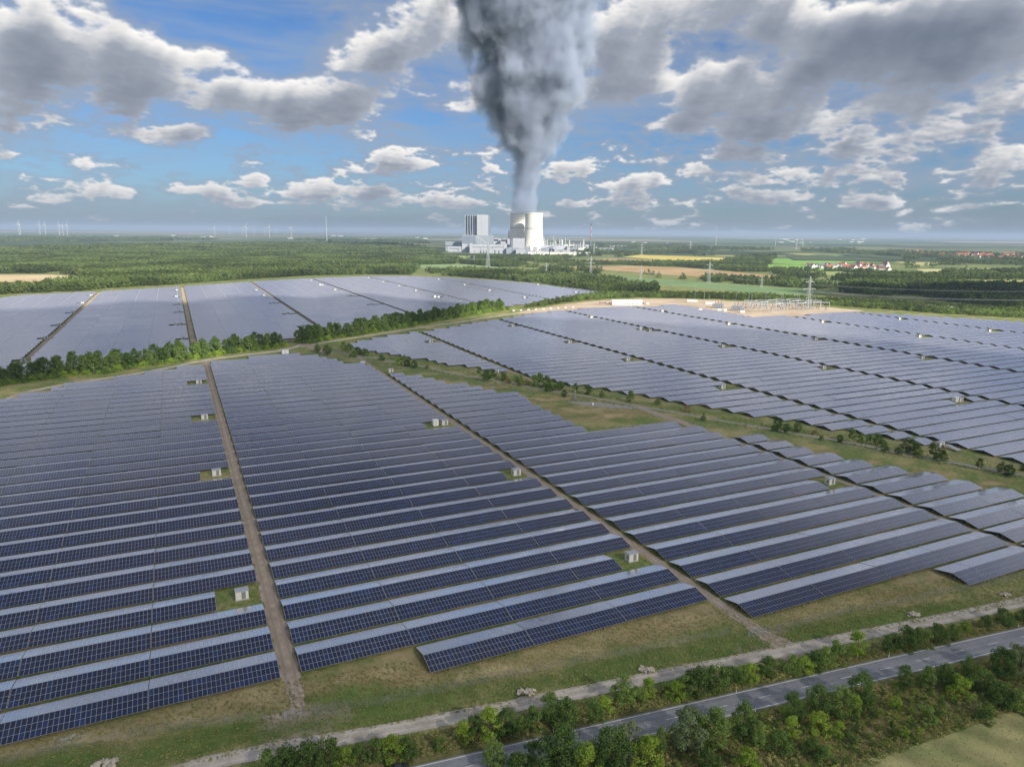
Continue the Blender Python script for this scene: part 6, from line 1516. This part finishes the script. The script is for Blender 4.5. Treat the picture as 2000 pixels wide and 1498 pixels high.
def shade_cloud(name, poly, seed, label, feather=70, cm=None):
    off = (SUN.x / SUN.z * CZ, SUN.y / SUN.z * CZ)
    px_ = np.array([p if len(p) == 2 and abs(p[0]) > 5000 else p for p in poly])
    xs, ys = px_[:, 0], px_[:, 1]; n = 110
    gx = np.linspace(xs.min() - 150, xs.max() + 150, n); gy = np.linspace(ys.min() - 150, ys.max() + 150, n); X_, Y_ = np.meshgrid(gx, gy)
    # distance to the outline, signed
    dmin = np.full(X_.shape, 1e9)
    for i in range(len(poly)):
        a = px_[i]; c = px_[(i + 1) % len(poly)]; e_ = c - a; t = np.clip(((X_ - a[0]) * e_[0] + (Y_ - a[1]) * e_[1]) / (e_ @ e_), 0, 1)
        dmin = np.minimum(dmin, np.hypot(X_ - a[0] - t * e_[0], Y_ - a[1] - t * e_[1]))
    ins = in_poly(np.stack([X_.ravel(), Y_.ravel()], 1), [tuple(p) for p in poly]).reshape(X_.shape)
    sd = np.where(ins, dmin, -dmin) + feather * 1.1 * fbm(X_ / 1000 + seed, Y_ / 1000, X_ * 0, 3.2, 5, .6)
    hgt = np.sqrt(np.clip(sd, 0, 500) / 500) * 170; puff = fbm(X_ / 1000, Y_ / 1000 + seed, X_ * 0, 7, 4, .6)
    v, f = [], []; idx = -np.ones((2, n, n), int)
    for lay in (0, 1):
        for j in range(n):
            for i in range(n):
                if sd[j, i] > -30:
                    idx[lay, j, i] = len(v); h = hgt[j, i] if sd[j, i] > 0 else 0
                    z = CZ + (h * (1 + .7 * puff[j, i]) if lay else -h * .25 * (1 + .3 * puff[j, i])) + (1 if lay else -1)
                    v.append((gx[i] + off[0], gy[j] + off[1], z))
    for j in range(n - 1):
        for i in range(n - 1):
            for lay in (0, 1):
                q = [idx[lay, j, i], idx[lay, j, i + 1], idx[lay, j + 1, i + 1], idx[lay, j + 1, i]]
                if min(q) >= 0: f.append(tuple(q if lay else q[::-1]))
    me = bpy.data.meshes.new(name); me.from_pydata(v, [], f); me.materials.append(cm or CM); me.polygons.foreach_set('use_smooth', [True] * len(f))
    o = link(name, me); tag(o, label, 'cloud'); return o
def PP(l): return [P(*p) for p in l]
shade_cloud('cloud', PP([(2700, 800), (2300, 745), (2000, 705), (1700, 672), (1480, 650), (1300, 640), (1200, 634), (1110, 632), (1050, 626), (960, 627), (860, 640), (740, 662), (640, 682), (560, 695), (480, 705), (400, 722), (300, 738), (200, 752), (60, 785), (-200, 850)]) + [(-900, 60), (-700, -500), (500, -600), (1300, -100), (1500, 300)], 2.3, 'broad thin cloud shading the near arrays, outside the picture', 30)
shade_cloud('cloud', PP([(-500, 700), (-200, 640), (0, 612), (100, 612), (210, 602), (262, 594), (370, 598), (440, 590), (540, 583), (620, 589), (700, 577), (780, 588), (860, 596), (930, 598), (900, 606), (800, 632), (600, 650), (560, 668), (400, 684), (260, 704), (100, 722), (0, 742), (-400, 800)]), 5.1, 'long cloud shading a band of the far arrays', 30, CM2)
shade_cloud('cloud', PP([(1580, 572), (1700, 562), (2100, 560), (2400, 580), (2200, 606), (1900, 598), (1700, 585)]), 9.4, 'cloud shading the woods on the right', 60, CM2)
# ------------------------------------------------------------------ haze
hz = bpy.data.materials.new('haze'); hz.use_nodes = True; t = NT(hz.node_tree); t.n.clear()
pv = t.new('ShaderNodeVolumePrincipled'); pv.inputs['Color'].default_value = col(.40, .51, .72); pv.inputs['Density'].default_value = 6.5e-5; pv.inputs['Anisotropy'].default_value = .0
t.l.new(pv.outputs[0], t.new('ShaderNodeOutputMaterial').inputs['Volume'])
HB = 60500.0; b = MB(); b.box(-HB, HB, -HB, HB, -1.0, ZMIN - 1.5); o = b.build('haze', hz); tag(o, kind='stuff')

# ------------------------------------------------------------------ labels that single out the members of large groups
def screen_x(o):
    q = np.array(o.location) - np.array([0, 0, H]); return 1000 + FPX * float(q @ RT) / max(float(q @ fw), 1)
def number_from_left(pred, tail=', %s from left'):
    by = {}
    for o in scene.objects:
        if o.parent is None and o.get('label') and pred(o): by.setdefault(o['label'], []).append(o)
    for lb, os_ in by.items():
        if len(os_) < 2: continue
        for i, o in enumerate(sorted(os_, key=screen_x)): o['label'] = lb + tail % ordn(i)
number_from_left(lambda o: o.get('category') not in ('solar table', 'cloud'))
